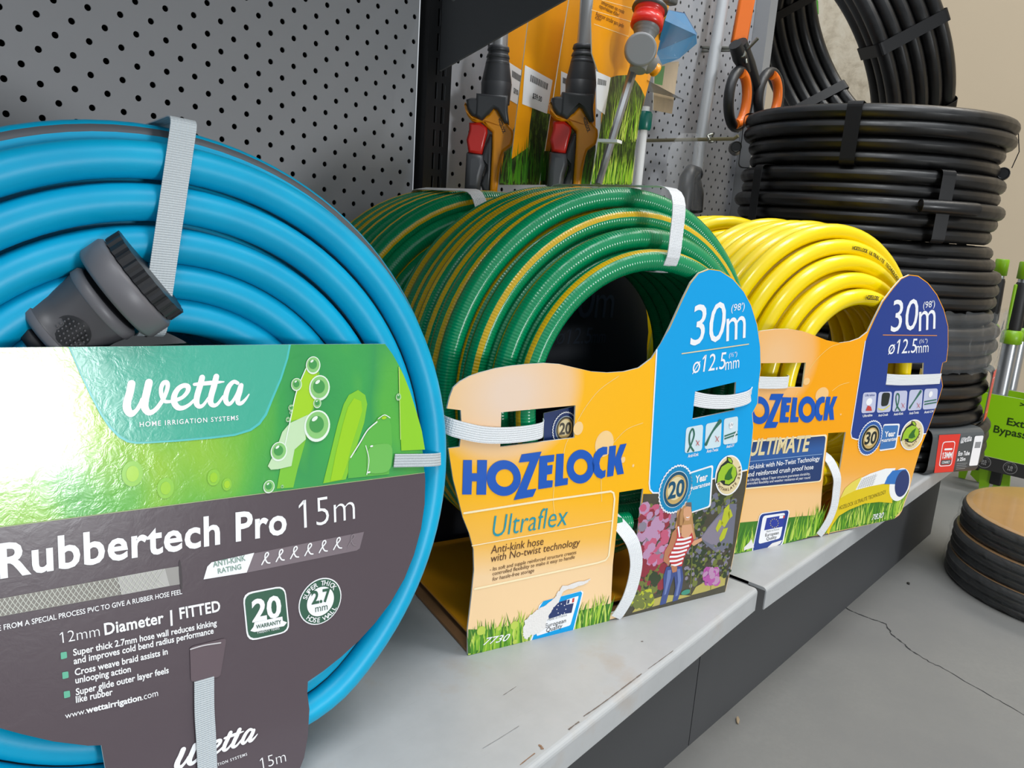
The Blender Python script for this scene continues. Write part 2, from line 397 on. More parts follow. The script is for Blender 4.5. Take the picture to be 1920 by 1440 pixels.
# ------------------------------------------------------------------ setting
ZS = -.445; ZF = -.605
m, t = newmat('concrete', .75)
n1 = t.noise(t.obj(), 3.5, 5, .6); n2 = t.noise(t.obj(), 160, 3, .7)
c = t.mix(n2, t.ramp(n1, [(.3, '#6b6b6b'), (.7, '#85847f')]), lin('#767572')); t.link(c, t.b.inputs['Base Color']); t.bump(n2, .25, .001)
CONC = m
mb = MB(); mb.add([(-3, -6, ZF), (5, -6, ZF), (5, 2, ZF), (-3, 2, ZF)], [(0, 1, 2, 3)], CONC)
crk = mat('crack_dark', '#2c2c2d', .9)
for line, wd in (([(1579, 1136), (1598, 1146), (1625, 1158), (1645, 1164), (1661, 1170), (1668, 1184), (1676, 1194), (1690, 1203), (1705, 1217), (1722, 1228), (1740, 1240), (1762, 1250), (1800, 1272), (1850, 1300), (1888, 1322), (1940, 1352)], .0022),):
    P = [at(x, y, 2, ZF) for x, y in line]; Q = []
    for i in range(len(P) - 1):
        for k in range(5):
            f = k / 5; Q.append(P[i].lerp(P[i + 1], f) + Vector((R_.uniform(-.0012, .0012), R_.uniform(-.0012, .0012), .0003)))
    for i in range(len(Q) - 1):
        d = (Q[i + 1] - Q[i]).normalized(); s_ = Vector((-d.y, d.x, 0)); a = wd * (.25 + .75 * abs(sin(i * .61)) * (1 if i < 45 else .45)) / 2
        mb.add([Q[i] - s_ * a, Q[i + 1] - s_ * a, Q[i + 1] + s_ * a, Q[i] + s_ * a], [(0, 1, 2, 3)], crk)
structure(mb.build('floor'))
mb = MB(); WALLM = mat('beige_wall_paint', '#c9b79c', .8, var=.04, vscale=3, bump=.15, bscale=120)
mb.box((2.55, -1, .9), (.1, 6, 3.2), WALLM); structure(mb.build('wall_right'))

# pegboards: real round holes in a thin sheet
PEGM = mat('grey_powder_coat', '#9c9da1', .5, var=.03, vscale=9, bump=.08, bscale=900, bdist=.0003)
DARK = mat('hollow_dark', '#141312', .9)
def pegboard(x0, x1, z0, z1, ox, oz, name):
    mb = MB(); sx, sz = .0125, .0127; r = .0026; K = 12
    i0, i1 = round((x0 - ox) / sx), round((x1 - ox) / sx); j0, j1 = round((z0 - oz) / sz), round((z1 - oz) / sz)
    vs = []; fs = []; rim = []; rf = []
    for i in range(i0, i1):
        for j in range(j0, j1):
            cx, cz = ox + i * sx, oz + j * sz; a, b, c_, d = (cx - sx / 2, cz - sz / 2), (cx + sx / 2, cz - sz / 2), (cx + sx / 2, cz + sz / 2), (cx - sx / 2, cz + sz / 2); o = len(vs)
            vs += [(p[0], 0, p[1]) for p in (a, b, c_, d)]
            if (i + j) % 2: fs.append((o, o + 1, o + 2, o + 3)); continue
            ring = [(cx + r * cos(2 * pi * k / K - 3 * pi / 4), cz + r * sin(2 * pi * k / K - 3 * pi / 4)) for k in range(K)]
            vs += [(p[0], 0, p[1]) for p in ring]
            for q in range(4):
                cs = o + q; cn = o + (q + 1) % 4; g = [o + 4 + (q * 3 + k) % K for k in range(4)]
                fs.append((cs, cn, g[3], g[2], g[1], g[0]))
            o2 = len(rim); rim += [(p[0], 0, p[1]) for p in ring] + [(p[0], .0012, p[1]) for p in ring]
            rf += [(o2 + k, o2 + (k + 1) % K, o2 + K + (k + 1) % K, o2 + K + k) for k in range(K)]
    mb.add(vs, fs, PEGM); mb.add(rim, rf, PEGM)
    xa, xb, za, zb = ox + (i0 - .5) * sx, ox + (i1 - .5) * sx, oz + (j0 - .5) * sz, oz + (j1 - .5) * sz
    mb.box(((xa + xb) / 2, .016, (za + zb) / 2), (xb - xa, .004, zb - za), DARK); [mb.box((q_, .0085, (za + zb) / 2), (.002, .014, zb - za), DARK) for q_ in (xa + .001, xb - .001)]
    return mb.build(name)
o = pegboard(-.75, .384, ZS - .02, .46, 0, 0, 'pegboard_panel')
tag(o, 'grey perforated back panel behind the blue hose coil, left of the black slotted upright', 'pegboard', 'perforated back panels')
o = pegboard(.424, 1.15, ZS - .02, .46, .0055, .004, 'pegboard_panel')
tag(o, 'grey perforated back panel behind the hanging garden tools, right of the black slotted upright', 'pegboard', 'perforated back panels')

# slotted upright
UPM = mat('black_upright_steel', '#17181a', .4, metal=.3)
mb = MB(); x0, x1, y0 = .386, .4225, -.012
mb.box(((.386 + .392) / 2, -.004, -.1), (.006, .016, 1.0), UPM); mb.box((.4195, -.004, -.1), (.006, .016, 1.0), UPM)
# face plate with two rows of slots
zz = [-.6 + .0255 * k for k in range(42)]; xs = [.392, .3985, .4005, .4085, .4105, .4165]
for a, b in ((xs[0], xs[1]), (xs[2], xs[3]), (xs[4], xs[5])): mb.add([(a, y0, zz[0]), (b, y0, zz[0]), (b, y0, zz[-1]), (a, y0, zz[-1])], [(0, 1, 2, 3)], UPM)
for a, b in ((xs[1], xs[2]), (xs[3], xs[4])):
    for z in zz[:-1]: mb.add([(a, y0, z), (b, y0, z), (b, y0, z + .0075), (a, y0, z + .0075)], [(0, 1, 2, 3)], UPM)
SLM = mat('slot_lip_bare', '#55585c', .35, metal=.6)
mb.box((.4045, .006, -.1), (.03, .002, 1.0), DARK)
for a in (.4005, .4125):
    for z in zz[:-1]: mb.box((a + .0004, y0 - .0004, z + .016), (.0006, .0008, .016), SLM)
tag(mb.build('slotted_upright'), 'black slotted steel upright between the two grey perforated panels', 'upright')
mb = MB(); mb.box((1.168, -.008, -.1), (.034, .03, 1.0), mat('pale_grey_steel', '#a7a9ab', .35, metal=.4)); mb.box((1.152, -.012, -.1), (.004, .03, 1.0), mat('pale_grey_steel', '#a7a9ab'))
END_UP = mb.build('end_upright'); tag(END_UP, 'pale grey steel end post at the right end of the perforated panels', 'upright')

# cantilever bracket of the shelf above, and that shelf
BRM = mat('dark_grey_powder_coat', '#57595c', .5, bump=.06, bscale=900)
t_ = thing('upper_shelf', 'dark grey shelf with a tapered bracket above the watering lances, at the top edge', 'shelf', (.43, -.02, .02))
mb = MB(); mb.prism([(-.008, .023), (-.35, .1297), (-.35, .15), (-.008, .15)], (.4035, 0, 0), (0, 1, 0), (0, 0, 1), (1, 0, 0), .003, BRM)
mb.build('bracket', t_)
mb = MB(); mb.lathe((.4035, -.03, .098), (-1, 0, 0), [(0, .0035), (.0012, .0033), (.0016, .002)], mat('zinc', '#9a9c9e', .3, metal=.8), 12); mb.build('screw', t_)
mb = MB(); mb.box((-.18, -.225, .152), (1.16, .44, .003), BRM); mb.box((-.18, -.444, .139), (1.16, .002, .028), BRM); mb.build('shelf_board', t_)

# base shelves: folded sheet with a rounded front lip, kick plates below
SHM, t = newmat('light_grey_shelf_paint', .38, .5)
nn = t.noise(t.obj(), 14, 5, .65); sc_ = t.add('ShaderNodeTexNoise'); mp = t.add('ShaderNodeMapping'); mp.inputs['Scale'].default_value = (6, 140, 6); mp.inputs['Rotation'].default_value = (0, 0, .5)
t.link(t.obj(), mp.inputs[0]); t.link(mp.outputs[0], sc_.inputs[0]); sc_.inputs['Scale'].default_value = 5; sc_.inputs['Detail'].default_value = 4
f = t.math('MULTIPLY', t.ramp(sc_.outputs[0], [(.68, (0, 0, 0, 1)), (.78, (1, 1, 1, 1))]), .35)
t.link(t.mix(f, t.ramp(nn, [(.35, '#a6a8a9'), (.6, '#afb1b2'), (.75, '#aba59f')]), lin('#8f8d8b')), t.b.inputs['Base Color'])
def shelf(x0, x1, yf0, yf1, name, label, lip=.0215):
    mb = MB(); prof = [(0, 0)]; prof += [(-.004 * sin(a), -.004 * (1 - cos(a))) for a in [k * pi / 8 for k in range(1, 5)]]
    prof += [(-.004, -lip)]; prof = [(p[0], p[1]) for p in prof]
    A = []; n = None
    for x, yf in ((x0, yf0), (x1, yf1)):
        ring = [(x, -.005, ZS)] + [(x, yf + .004 + p[0], ZS + p[1]) for p in prof] + [(x, yf + .0012, ZS - lip), (x, yf + .0012, ZS - .003), (x, -.005, ZS - .0015)]
        n = len(ring); A += ring
    mb.add(A, [(i, (i + 1) % n, n + (i + 1) % n, n + i) for i in range(n)], SHM)
    mb.add(A[:n], [tuple(range(n))], SHM); mb.add(A[n:], [tuple(range(n))[::-1]], SHM)
    for x, yf, s_ in ((x0, yf0, 1), (x1, yf1, -1)):   # folded end flange
        mb.add([(x, -.01, ZS), (x, yf + .018, ZS), (x, yf + .018, ZS - .022), (x, -.01, ZS - .022)], [(0, 1, 2, 3)], SHM)
        mb.add([(x + s_ * .001, -.01, ZS), (x + s_ * .001, yf + .018, ZS), (x + s_ * .001, yf + .018, ZS - .022), (x + s_ * .001, -.01, ZS - .022)], [(0, 1, 2, 3)], SHM)
    if x0 < 0:                       # scuffs and dirt along the front edge
        DRT = mat('shelf_dirt', '#6e625a', .8); RST = mat('shelf_rust', '#8a6a52', .8); rs = random.Random(6)
        for pts, wd, m_ in (([(1066, 1368), (1076, 1360), (1086, 1353)], .0011, DRT), ([(1094, 1343), (1118, 1327), (1140, 1311), (1165, 1292), (1190, 1273), (1203, 1263)], .0009, DRT), ([(1215, 1254), (1235, 1240), (1262, 1220)], .0006, DRT), ([(975, 1434), (990, 1422), (1003, 1412)], .0007, RST), ([(1010, 1396), (1015, 1400), (1017, 1405)], .0022, RST), ([(905, 1403), (935, 1385), (973, 1361)], .0006, mat('shelf_scratch', '#8c8c8c', .5)), ([(944, 1303), (968, 1287)], .0004, DRT), ([(1202, 1203), (1206, 1202)], .0012, DRT)):
            Q = [at(a_, b_, 2, ZS + .0002) for a_, b_ in pts]; F = [Q[i].lerp(Q[i + 1], k / 4) for i in range(len(Q) - 1) for k in range(4)] + [Q[-1]]
            for i in range(len(F) - 1):
                d_ = (F[i + 1] - F[i]).normalized(); s_ = Vector((-d_.y, d_.x, 0)) * wd * rs.uniform(.25, .6); mb.add([F[i] - s_, F[i + 1] - s_, F[i + 1] + s_, F[i] + s_], [(0, 1, 2, 3)], m_)
    o = mb.build(name)
    return tag(o, label, 'shelf', 'light grey base shelves')
shelf(-.75, .4305, -.503, -.4487, 'base_shelf', 'light grey steel base shelf carrying the blue and the green hose, nearest the camera')
shelf(.4385, 1.19, -.4535, -.4535, 'base_shelf', 'light grey steel base shelf carrying the yellow hose and the black pipe stack')
KM = mat('charcoal_kick_plate', '#434446', .55, bump=.1, bscale=700)
for x0, x1, y_, lb in ((-.75, .3895, -.4205, 'charcoal kick plate under the near light grey shelf'), (.391, 1.185, -.4205, 'charcoal kick plate under the far light grey shelf')):
    mb = MB(); mb.box(((x0 + x1) / 2, y_ + .001, (ZS - .0235 + ZF) / 2), (x1 - x0, .002, ZS - .0235 - ZF), KM); mb.box(((x0 + x1) / 2, y_ + .02, ZF + .004), (x1 - x0, .03, .004), KM)
    tag(mb.build('kick_plate'), lb, 'panel', 'kick plates')
# ------------------------------------------------------------------ blue hose pack (nearest)
YAW, PIT = -.0874, .1
WN = Vector((sin(YAW) * cos(PIT), -cos(YAW) * cos(PIT), sin(PIT))); WH = Vector((cos(YAW), sin(YAW), 0)); WV = WN.cross(WH); WA = -WN
WC = Vector((-.069, -.3531, ZS + .1757 * WV.z)) + WH * .003
BHOSE, t = newmat('blue_hose_rubber', .38, .32)
x, y, _ = t.uv(); fr = t.math('FRACT', x); d = t.math('ABSOLUTE', t.math('SUBTRACT', fr, .5))
grey = t.math('GREATER_THAN', d, .462)
c = t.mix(grey, t.ramp(t.noise(t.obj(), 25, 3), [(.3, '#009dc8'), (.7, '#00a8d2')]), lin('#55585d'))
t.link(c, t.b.inputs['Base Color']); t.bump(t.noise(t.obj(), 900, 2), .06, .0003)
pk = thing('hose_pack', 'blue garden hose coil with a green and purple-grey printed card, nearest on the shelf', 'hose', (WC.x, WC.y, ZS), 'coiled garden hose packs')
layers = []
ra_ = [.1612, .1418, .1235, .106, .0895]; rb_ = [.1708, .1515, .1325, .1145, .097]
for k in range(6):
    ls = [((rb_ if k else ra_)[j] - .1 * .0165 * max(0, k - 1), (.0008, .002, .004, .007, .0105)[j] + .0162 * k) for j in range(5)]
    layers += ls if k % 2 == 0 else ls[::-1]
def tw(t_):
    i = int(t_)                                   # the grey stripe shows on the second outer turn
    return -.165 if i in (9, 10) else .47
mb = MB(); coil(mb, WC, WA, -WV, layers, .0087, BHOSE, 110, 24, .0006, 3, tw, blend=.1, squash=.975); hose = mb.build('hose', pk)
# straps
ang = lambda deg: WV * cos(radians(deg)) + WH * sin(radians(deg))
def wpx(x, y):
    u, v = Plane(WC, WH, WV).px(x, y); return math.degrees(atan2(u, v))
a_ = wpx(331, 300)
mb = strap_loop(WC, WA, ang(a_), .080, .1808, -.0092, .098, .0118, STRAPG, skew=.12); mb.build('strap', pk, 'translucent white woven strap over the top of the coil')
# --- front card
LP = Plane(WC + WN * .0125, WH, WV); P = lambda *q: [LP.px(*p) for p in q]
CF, t = newmat('green_leaf_print', .16, .5, .5)
x, y, uvv = t.uv()
mp = t.add('ShaderNodeMapping'); mp.inputs['Scale'].default_value = (1, .55, 1); mp.inputs['Rotation'].default_value = (0, 0, -.35); t.link(uvv, mp.inputs[0])
n1 = t.noise(mp.outputs[0], 22, 1.5, .4, .4); gx = t.math('MULTIPLY_ADD', x, 5.2, .42, True)
g = t.ramp(t.math('ADD', t.math('MULTIPLY', n1, .75), t.math('MULTIPLY', gx, .4)), [(.3, '#c9d84a'), (.42, '#9cc93c'), (.56, '#63b545'), (.68, '#3fa352'), (.8, '#3a9a54'), (.92, '#58b046')])
t.link(g, t.b.inputs['Base Color'])
wr = t.noise(t.obj(), 130, 4, .62, .6); fade = t.ramp(x, [(0, (1, 1, 1, 1)), (1, (1, 1, 1, 1))])
t.bump(wr, .2, .0012)
CT, t = newmat('teal_print', .18, .5, .4); t.b.inputs['Base Color'].default_value = lin('#46b096'); t.bump(t.noise(t.obj(), 130, 4, .62, .6), .13, .0012)
CP, t = newmat('purple_grey_print', .26, .45, .2); t.b.inputs['Base Color'].default_value = lin('#54494f'); t.bump(t.noise(t.obj(), 110, 4, .6, .5), .09, .0012)
CE = mat('card_edge_white', '#dcdcd8', .7)
out_px = [(-150, 656), (0, 652), (180, 650), (360, 648), (540, 646), (722, 645), (736, 664), (752, 692), (770, 740), (784, 795), (793, 850), (797, 900), (796, 945), (789, 992), (776, 1040), (758, 1085), (732, 1130), (703, 1168), (672, 1202), (640, 1231), (606, 1258), (577, 1278), (576, 1300), (580, 1330), (577, 1380), (570, 1420), (560, 1446), (548, 1475), (300, 1540), (215, 1560), (203, 1470), (196, 1432), (190, 1397), (165, 1398), (100, 1390), (40, 1376), (0, 1365), (-80, 1330), (-150, 1290), (-190, 1200), (-215, 1100), (-225, 980), (-215, 860), (-190, 740)]
out = [(u_, max(v_, -.1738)) for u_, v_ in P(*out_px)]
sh = Sheet(LP)
strap_slot = P((354, 1212), (424, 1193), (425, 1196), (356, 1215))
sh.body(out, [], CF, CE, .0013)
# purple-grey lower field follows the outline below the boundary line
bl, br = LP.px(-225, 1017), LP.px(796, 886)
low = [bl] + [br] + P(*[q for q in out_px[11:41]])
sh.poly(low, CP, 1)
sh.stroke([bl, br], .0004, mat('pale_line', '#9fae7a', .4), 2, 1, False)
# teal logo field
tq = P((128, 650.5), (545, 646), (540, 672), (528, 710), (512, 748), (500, 778), (487, 796), (470, 808), (440, 817), (400, 822), (330, 828), (280, 831), (255, 832), (238, 829), (222, 820), (205, 803), (188, 778), (170, 744), (150, 702), (134, 664))
sh.poly(tq, mat('aqua_line', '#4cc0bd', .25), 2); cx = sum(p[0] for p in tq) / len(tq); cy = tq[0][1]
ti = P((131, 650.6), (541, 646.2), (536, 672), (524, 709), (508, 746), (496, 775), (484, 792), (468, 803.5), (440, 812.5), (400, 817.5), (330, 824), (280, 827.5), (256, 828), (241, 825), (226, 816.5), (209, 800), (192, 776), (174, 742), (153, 702), (137, 664))
sh.poly(ti, CT, 3)
WHT = mat('white_ink', '#f2f2f4', .3)
def wetta(z, lay):
    S = lambda pts, w_: sh.stroke(z(pts), [a * wk for a in w_], WHT, lay, 6)
    q = z([(0, 0), (100, 0)]); wk = hypot(q[1][0] - q[0][0], q[1][1] - q[0][1]) / 100
    S([(246, 268), (222, 390), (190, 500), (190, 590), (238, 655), (305, 615), (360, 530), (385, 470)], [106, 106, 108, 112, 96, 62, 60, 60])
    S([(470, 252), (444, 370), (418, 490), (418, 580), (470, 640), (545, 610), (620, 520), (675, 420), (710, 310), (698, 255), (655, 262), (625, 330), (632, 420), (668, 490), (720, 500), (760, 494)], [106, 106, 106, 104, 84, 66, 62, 60, 62, 70, 66, 60, 60, 56, 48, 44])
    S([(830, 475), (905, 440), (965, 370), (972, 310), (920, 292), (850, 330), (800, 410), (792, 500), (835, 570), (905, 580), (985, 540), (1050, 480)], [58, 56, 66, 76, 70, 74, 84, 90, 84, 66, 52, 44])
    S([(1153, 190), (1125, 300), (1088, 430), (1082, 520), (1118, 562), (1170, 540), (1235, 450)], [88, 90, 90, 86, 66, 50, 40])
    S([(1335, 178), (1305, 300), (1268, 430), (1262, 510), (1300, 548), (1355, 525), (1425, 430)], [90, 94, 92, 86, 66, 50, 40])
    S([(1052, 278), (1160, 268), (1300, 255), (1432, 244)], [46, 62, 62, 20])
    S([(1610, 262), (1560, 244), (1500, 300), (1462, 400), (1455, 480), (1490, 530), (1540, 500), (1600, 400), (1640, 300)], [56, 62, 76, 84, 82, 66, 52, 50, 60])
    S([(1655, 290), (1640, 370), (1615, 450), (1615, 510), (1655, 520), (1710, 470), (1755, 405)], [74, 78, 80, 76, 62, 44, 20])
wetta(zoomed(LP, 210, 680, 280), 4)
T = lambda st, a, b, c_, m=WHT, lay=3, **k: sh.text(st, LP.px(*a), LP.px(*b), LP.px(*c_), m, lay, **k)
T('HOME IRRIGATION SYSTEMS', (261, 800), (446, 787), (260.6, 791), lay=5, bold=.012, space=1.25)
T('Rubbertech Pro', (0, 1083), (537, 999), (-3, 1021), bold=.024, space=1.06)
T('15m', (561, 992), (665, 973), (559, 938), bold=-.012)
# anti-kink rating
GRY = mat('mid_grey_ink', '#857b80', .3); TXG = mat('sage_ink', '#7d9b8e', .4)
sh.poly(P((452, 1042), (682, 997), (674, 1028), (668, 1032), (455, 1075)), mat('muted_grey_ink', '#7a6e74', .3), 2)
sh.poly(P((381, 1086), (388, 1062), (396, 1054), (476, 1036), (462, 1073)), WHT, 3)
T('ANTI-KINK', (399, 1063), (460, 1050), (398, 1053), TXG, 4, bold=.02); T('RATING', (408, 1075), (452, 1066), (407, 1066), TXG, 4, bold=.02)
for k in range(7):
    x_, y_ = 489 + k * 26.9, 1058 - k * 5.6; z = lambda pts: P(*[(x_ + a, y_ + b) for a, b in pts])
    sh.stroke(z([(1, 0), (6, -9), (13, -18), (12, -22.5), (8, -20), (7, -12), (11, -4), (16, -3)]), .00075 if k < 6 else .0006, WHT if k < 6 else GRY, 4)
# drawn hose
HZ = zoomed(LP, 0, 1030, 380)
sh.poly(HZ([(-300, 520), (1110, 262), (1140, 430), (-300, 690)]), mat('print_hose_grey', '#848078', .4), 2); sh.poly(HZ([(1110, 262), (1560, 180), (1605, 345), (1150, 430)]), mat('print_hose_light', '#b2b0ac', .4), 2)
sh.poly(HZ([(1560, 180), (1690, 160), (1706, 200), (1712, 290), (1700, 330), (1605, 345)]), mat('print_hose_core', '#96938f', .4), 2)
sh.ell(HZ([(1708, 240)])[0], .0007, .0075, mat('print_hole', '#3c3438', .5), 3)
for k in range(40):
    a = k * 50 - 320; y0_ = 520 - (a + 300) * .1828
    lm = mat('print_braid', '#c3c4ba', .4)
    if a + 120 < 1600:
        sh.stroke(HZ([(a, y0_), (a + 60, y0_ + 75), (a + 130, y0_ + 140)]), .0003, lm, 3, 1, False); sh.stroke(HZ([(a + 10, y0_ + 165), (a + 60, y0_ + 80), (a + 120, y0_ - 20)]), .0003, lm, 3, 1, False)
T('MADE FROM A SPECIAL PROCESS PVC TO GIVE A RUBBER HOSE FEEL', (-35, 1189), (341, 1113), (-36, 1179), bold=.012)
T('12mm', (113, 1206), (187, 1192), (111, 1185), bold=-.012); T('Diameter', (196, 1190), (307, 1167), (194, 1169), bold=.024, space=1.04); T('|', (319, 1166), (323, 1165), (318, 1144)); T('FITTED', (337, 1160), (413, 1145), (335, 1140), bold=.026, space=1.04)
for y_, s1, a1, b1, s2, a2, b2 in ((1228, 'Super thick 2.7mm hose wall reduces kinking', (137, 1229), (406, 1172), 'and improves cold bend radius performance', (138, 1245), (400, 1187)),
                                   (1265, 'Cross weave braid assists in', (140, 1266), (314, 1226), 'unlooping action', (141, 1281), (245, 1259)),
                                   (1301, 'Super glide outer layer feels', (142, 1303), (316, 1261), 'like rubber', (142, 1317), (211, 1302))):
    T(s1, a1, b1, (a1[0] - .8, a1[1] - 12), bold=.022); T(s2, a2, b2, (a2[0] - .8, a2[1] - 12), bold=.022)
    q = (y_ - 1228) * .08; sh.rrect(P((114 + q, y_ + 8), (125.5 + q, y_ + 5), (124.5 + q, y_ - 7), (113 + q, y_ - 5)), mat('mint_ink', '#5fb394', .4), 3)
T('www.', (122, 1347), (161, 1337), (121, 1336), bold=0); T('wettairrigation', (161, 1337), (265, 1312), (160, 1326), bold=.03); T('.com', (266, 1312), (296, 1304), (265, 1300), bold=0)
# badges
DG = mat('dark_green_ink', '#2f5b46', .35)
sh.rrect(P((463, 1203), (543, 1184), (534, 1097), (454, 1112)), WHT, 3, .22); sh.rrect(P((465.5, 1199), (540, 1182), (532, 1100), (457, 1115)), DG, 4, .22)
T('20', (472, 1165), (527, 1154), (470, 1126), WHT, 5, bold=.03)
sh.poly(P((468, 1182), (474, 1174), (476, 1166), (528, 1155), (529, 1163), (537, 1166), (531, 1173), (476, 1184)), WHT, 6); T('WARRANTY', (479, 1178), (526, 1168), (478.5, 1171), DG, 7, bold=.02); T('TWENTY YEARS', (481, 1188), (523, 1179), (480.5, 1184), WHT, 5)
bc = LP.px(600, 1127); bx = LP.px(640, 1119); rb = hypot(bx[0] - bc[0], bx[1] - bc[1]) * .98
sh.ell(bc, rb, rb, WHT, 3, 40); sh.ell(bc, rb * .95, rb * .95, DG, 4, 40); sh.ell(bc, rb * .63, rb * .63, WHT, 5, 40)
T('2.7', (583, 1132), (619, 1125), (582, 1109), DG, 6, bold=.03); T('mm', (590, 1147), (613, 1142), (589.5, 1134), DG, 6)
sh.arctext('SUPER THICK', bc, rb * .79, radians(158), radians(28), rb * .2, WHT, 6, .015); sh.arctext('HOSE WALL', bc, rb * .79, radians(218), radians(328), rb * .2, WHT, 6, .015, True)
# lower tab logo
def zl(pts):      # the same logo, smaller, on the folded tab
    A, B_, C_ = LP.px(330, 1440), LP.px(470, 1398), LP.px(338, 1402)
    out = []
    for x_, y_ in pts:
        f, g = (x_ - 190) / 1480, (650 - y_) / 430; out.append((A[0] + (B_[0] - A[0]) * f + (C_[0] - A[0]) * g, A[1] + (B_[1] - A[1]) * f + (C_[1] - A[1]) * g))
    return out
wetta(zl, 3)
T('HOME IRRIGATION SYSTEMS', (352, 1456), (463, 1415.5), (351, 1451), bold=.012, space=1.25); T('15m', (489, 1442), (536, 1427), (486, 1421), bold=-.015)
# printed grass tips and water drops
LG = mat('lime_print', '#a3d22a', .22); LG2 = mat('lime_dark_print', '#7cc23a', .22); DR = mat('drop_white_print', '#e6f2e4', .2); DR2 = mat('drop_dark_print', '#4a9a52', .2); DR3 = mat('drop_mid_print', '#8cc878', .2)
GZ = zoomed(LP, 480, 650, 370)
sh.poly(GZ([(200, 1380), (240, 1150), (300, 900), (340, 700), (400, 420), (480, 200), (520, 160), (590, 190), (615, 260), (590, 420), (560, 600), (520, 760), (470, 950), (400, 1200), (360, 1370)]), LG2, 2)
sh.poly(GZ([(330, 720), (385, 450), (480, 215), (525, 180), (580, 215), (595, 300), (560, 560), (510, 690)]), LG, 3)
sh.stroke(GZ([(275, 960), (330, 700), (390, 430), (478, 215)]), .0006, DR, 4)
sh.poly(GZ([(110, 1160), (150, 1080), (215, 930), (250, 830), (300, 770), (330, 740), (480, 670), (560, 640), (470, 800), (480, 900), (370, 1000), (340, 1160), (210, 1190), (140, 1195)]), mat('torn_white', '#bfdcb0', .4), 4)
BLR = mat('blur_lime_print', '#83c636', .22); BLR2 = mat('blur_lime_core_print', '#9ace26', .22)
sh.poly(GZ([(650, 1330), (720, 1050), (790, 760), (850, 560), (900, 470), (990, 420), (1060, 470), (1080, 560), (1050, 740), (980, 960), (910, 1180), (870, 1290)]), BLR, 2)
sh.poly(GZ([(720, 1310), (770, 1050), (840, 760), (890, 590), (950, 500), (1020, 530), (1030, 620), (990, 760), (920, 980), (880, 1150), (830, 1290)]), BLR2, 3)
sh.poly(GZ([(890, 1280), (900, 1110), (970, 1020), (1060, 860), (1150, 740), (1190, 680), (1240, 665), (1290, 690), (1310, 760), (1320, 930), (1290, 1240)]), mat('leaf_print', '#5fb24a', .22), 3); sh.stroke(GZ([(915, 1075), (1000, 940), (1080, 810), (1170, 730)]), .0008, DR, 4); sh.ell(GZ([(1240, 690)])[0], .0017, .0009, LG, 5); sh.stroke(GZ([(1180, 700), (1240, 662), (1295, 690)]), .0005, DR, 6)
sh.poly(GZ([(1385, 190), (1392, 600), (1410, 1010), (1640, 1000), (1610, 820), (1560, 640), (1490, 420), (1430, 270)]), mat('blade_print', '#8fcb2f', .22), 3); sh.stroke(GZ([(1384, 200), (1390, 500), (1400, 900)]), .0004, mat('blade_edge_print', '#c8e48a', .22), 4)
for x_, y_, r_ in ((550, 180, 70), (388, 367, 52), (612, 400, 100), (590, 770, 125), (590, 550, 38), (335, 593, 25), (305, 707, 20), (217, 1018, 80), (1380, 488, 25), (120, 1360, 55), (250, 1358, 14), (330, 640, 12)):
    c_, e_ = GZ([(x_, y_), (x_ + r_, y_)]); q = abs(e_[0] - c_[0]); sh.ell(c_, q, q * 1.12, DR, 5); sh.ell((c_[0], c_[1] + q * .06), q * .86, q * .95, DR3, 6); sh.ell((c_[0] - q * .06, c_[1] + q * .14), q * .55, q * .6, DR2, 7, rot=.4); sh.ell((c_[0] - q * .2, c_[1] + q * .55), q * .25, q * .14, DR, 8, rot=.5)
for x_, y_, r_, m_ in ((248, 888, 20, LG), (400, 895, 12, BLR2), (310, 915, 16, BLR2), (425, 908, 9, LG)):
    c_, e_ = P((x_, y_), (x_ + r_, y_)); q = abs(e_[0] - c_[0]); sh.ell(c_, q, q * 1.3, mat('bokeh_print', '#8cc83c', .22), 2); sh.ell(c_, q * .6, q * .8, m_, 3)
# strap slot cuts: pressed flaps that the straps come out of
sh.rrect(P((686, 889), (732, 885), (736, 830), (688, 834)), mat('flap_print', '#6fba58', .12, coat=.6), 5, .35); sh.stroke(P((684, 835), (690, 862), (686, 889)), .0005, DR, 6); sh.ell(LP.px(695, 836), .001, .0005, WHT, 7); sh.ell(LP.px(690, 885), .001, .0005, WHT, 7)
sh.rrect(P((357, 1278), (412, 1268), (424, 1195), (355, 1212)), mat('flap_dark_print', '#64565c', .25), 5, .12); sh.stroke(P((356, 1216), (380, 1209), (412, 1204)), .0007, mat('flap_glint', '#c9c4c6', .3), 6)
sh.build('front_card', pk, 'green and purple-grey printed card')
# straps that hold the card
W3 = lambda x_, y_, o: LP.w(*LP.px(x_, y_), o)
ro = [W3(737, 863, .0009), W3(765, 862.5, .0011), W3(797, 862, .0012), W3(818, 862.5, -.0012), W3(835, 863, -.0055), W3(846, 864, -.013), W3(852, 865, -.024), W3(851, 866, -.04)]
band([Vector(p) for p in cat_rom(ro, 4)], WV, .0078, STRAPG).build('strap', pk, 'white woven strap at the right edge of the card')
ro = [W3(381, 1272, .0009), W3(381, 1330, .0012), W3(384, 1380, .0012), W3(386, 1425, .0012), W3(388, 1470, .0012), W3(389, 1530, .001), W3(390, 1575, -.004)]
band([Vector(p) for p in cat_rom(ro, 4)], WH, .0098, STRAPG).build('strap', pk, 'white woven strap down the lower tab of the card')
# rear card, its top edge shows through the middle of the coil
bp = Plane(WC + WA * .104, WH, WV); s2 = Sheet(bp); s2.body([(-.12, .066), (.14, .066), (.155, .02), (.15, -.06), (.08, -.12), (.07, -.161), (-.04, -.161), (-.05, -.12), (-.13, -.08), (-.15, 0)], [], mat('rear_print', '#3f8f6a', .3), CE, .0013)
s2.build('back_card', pk, 'green rear card')
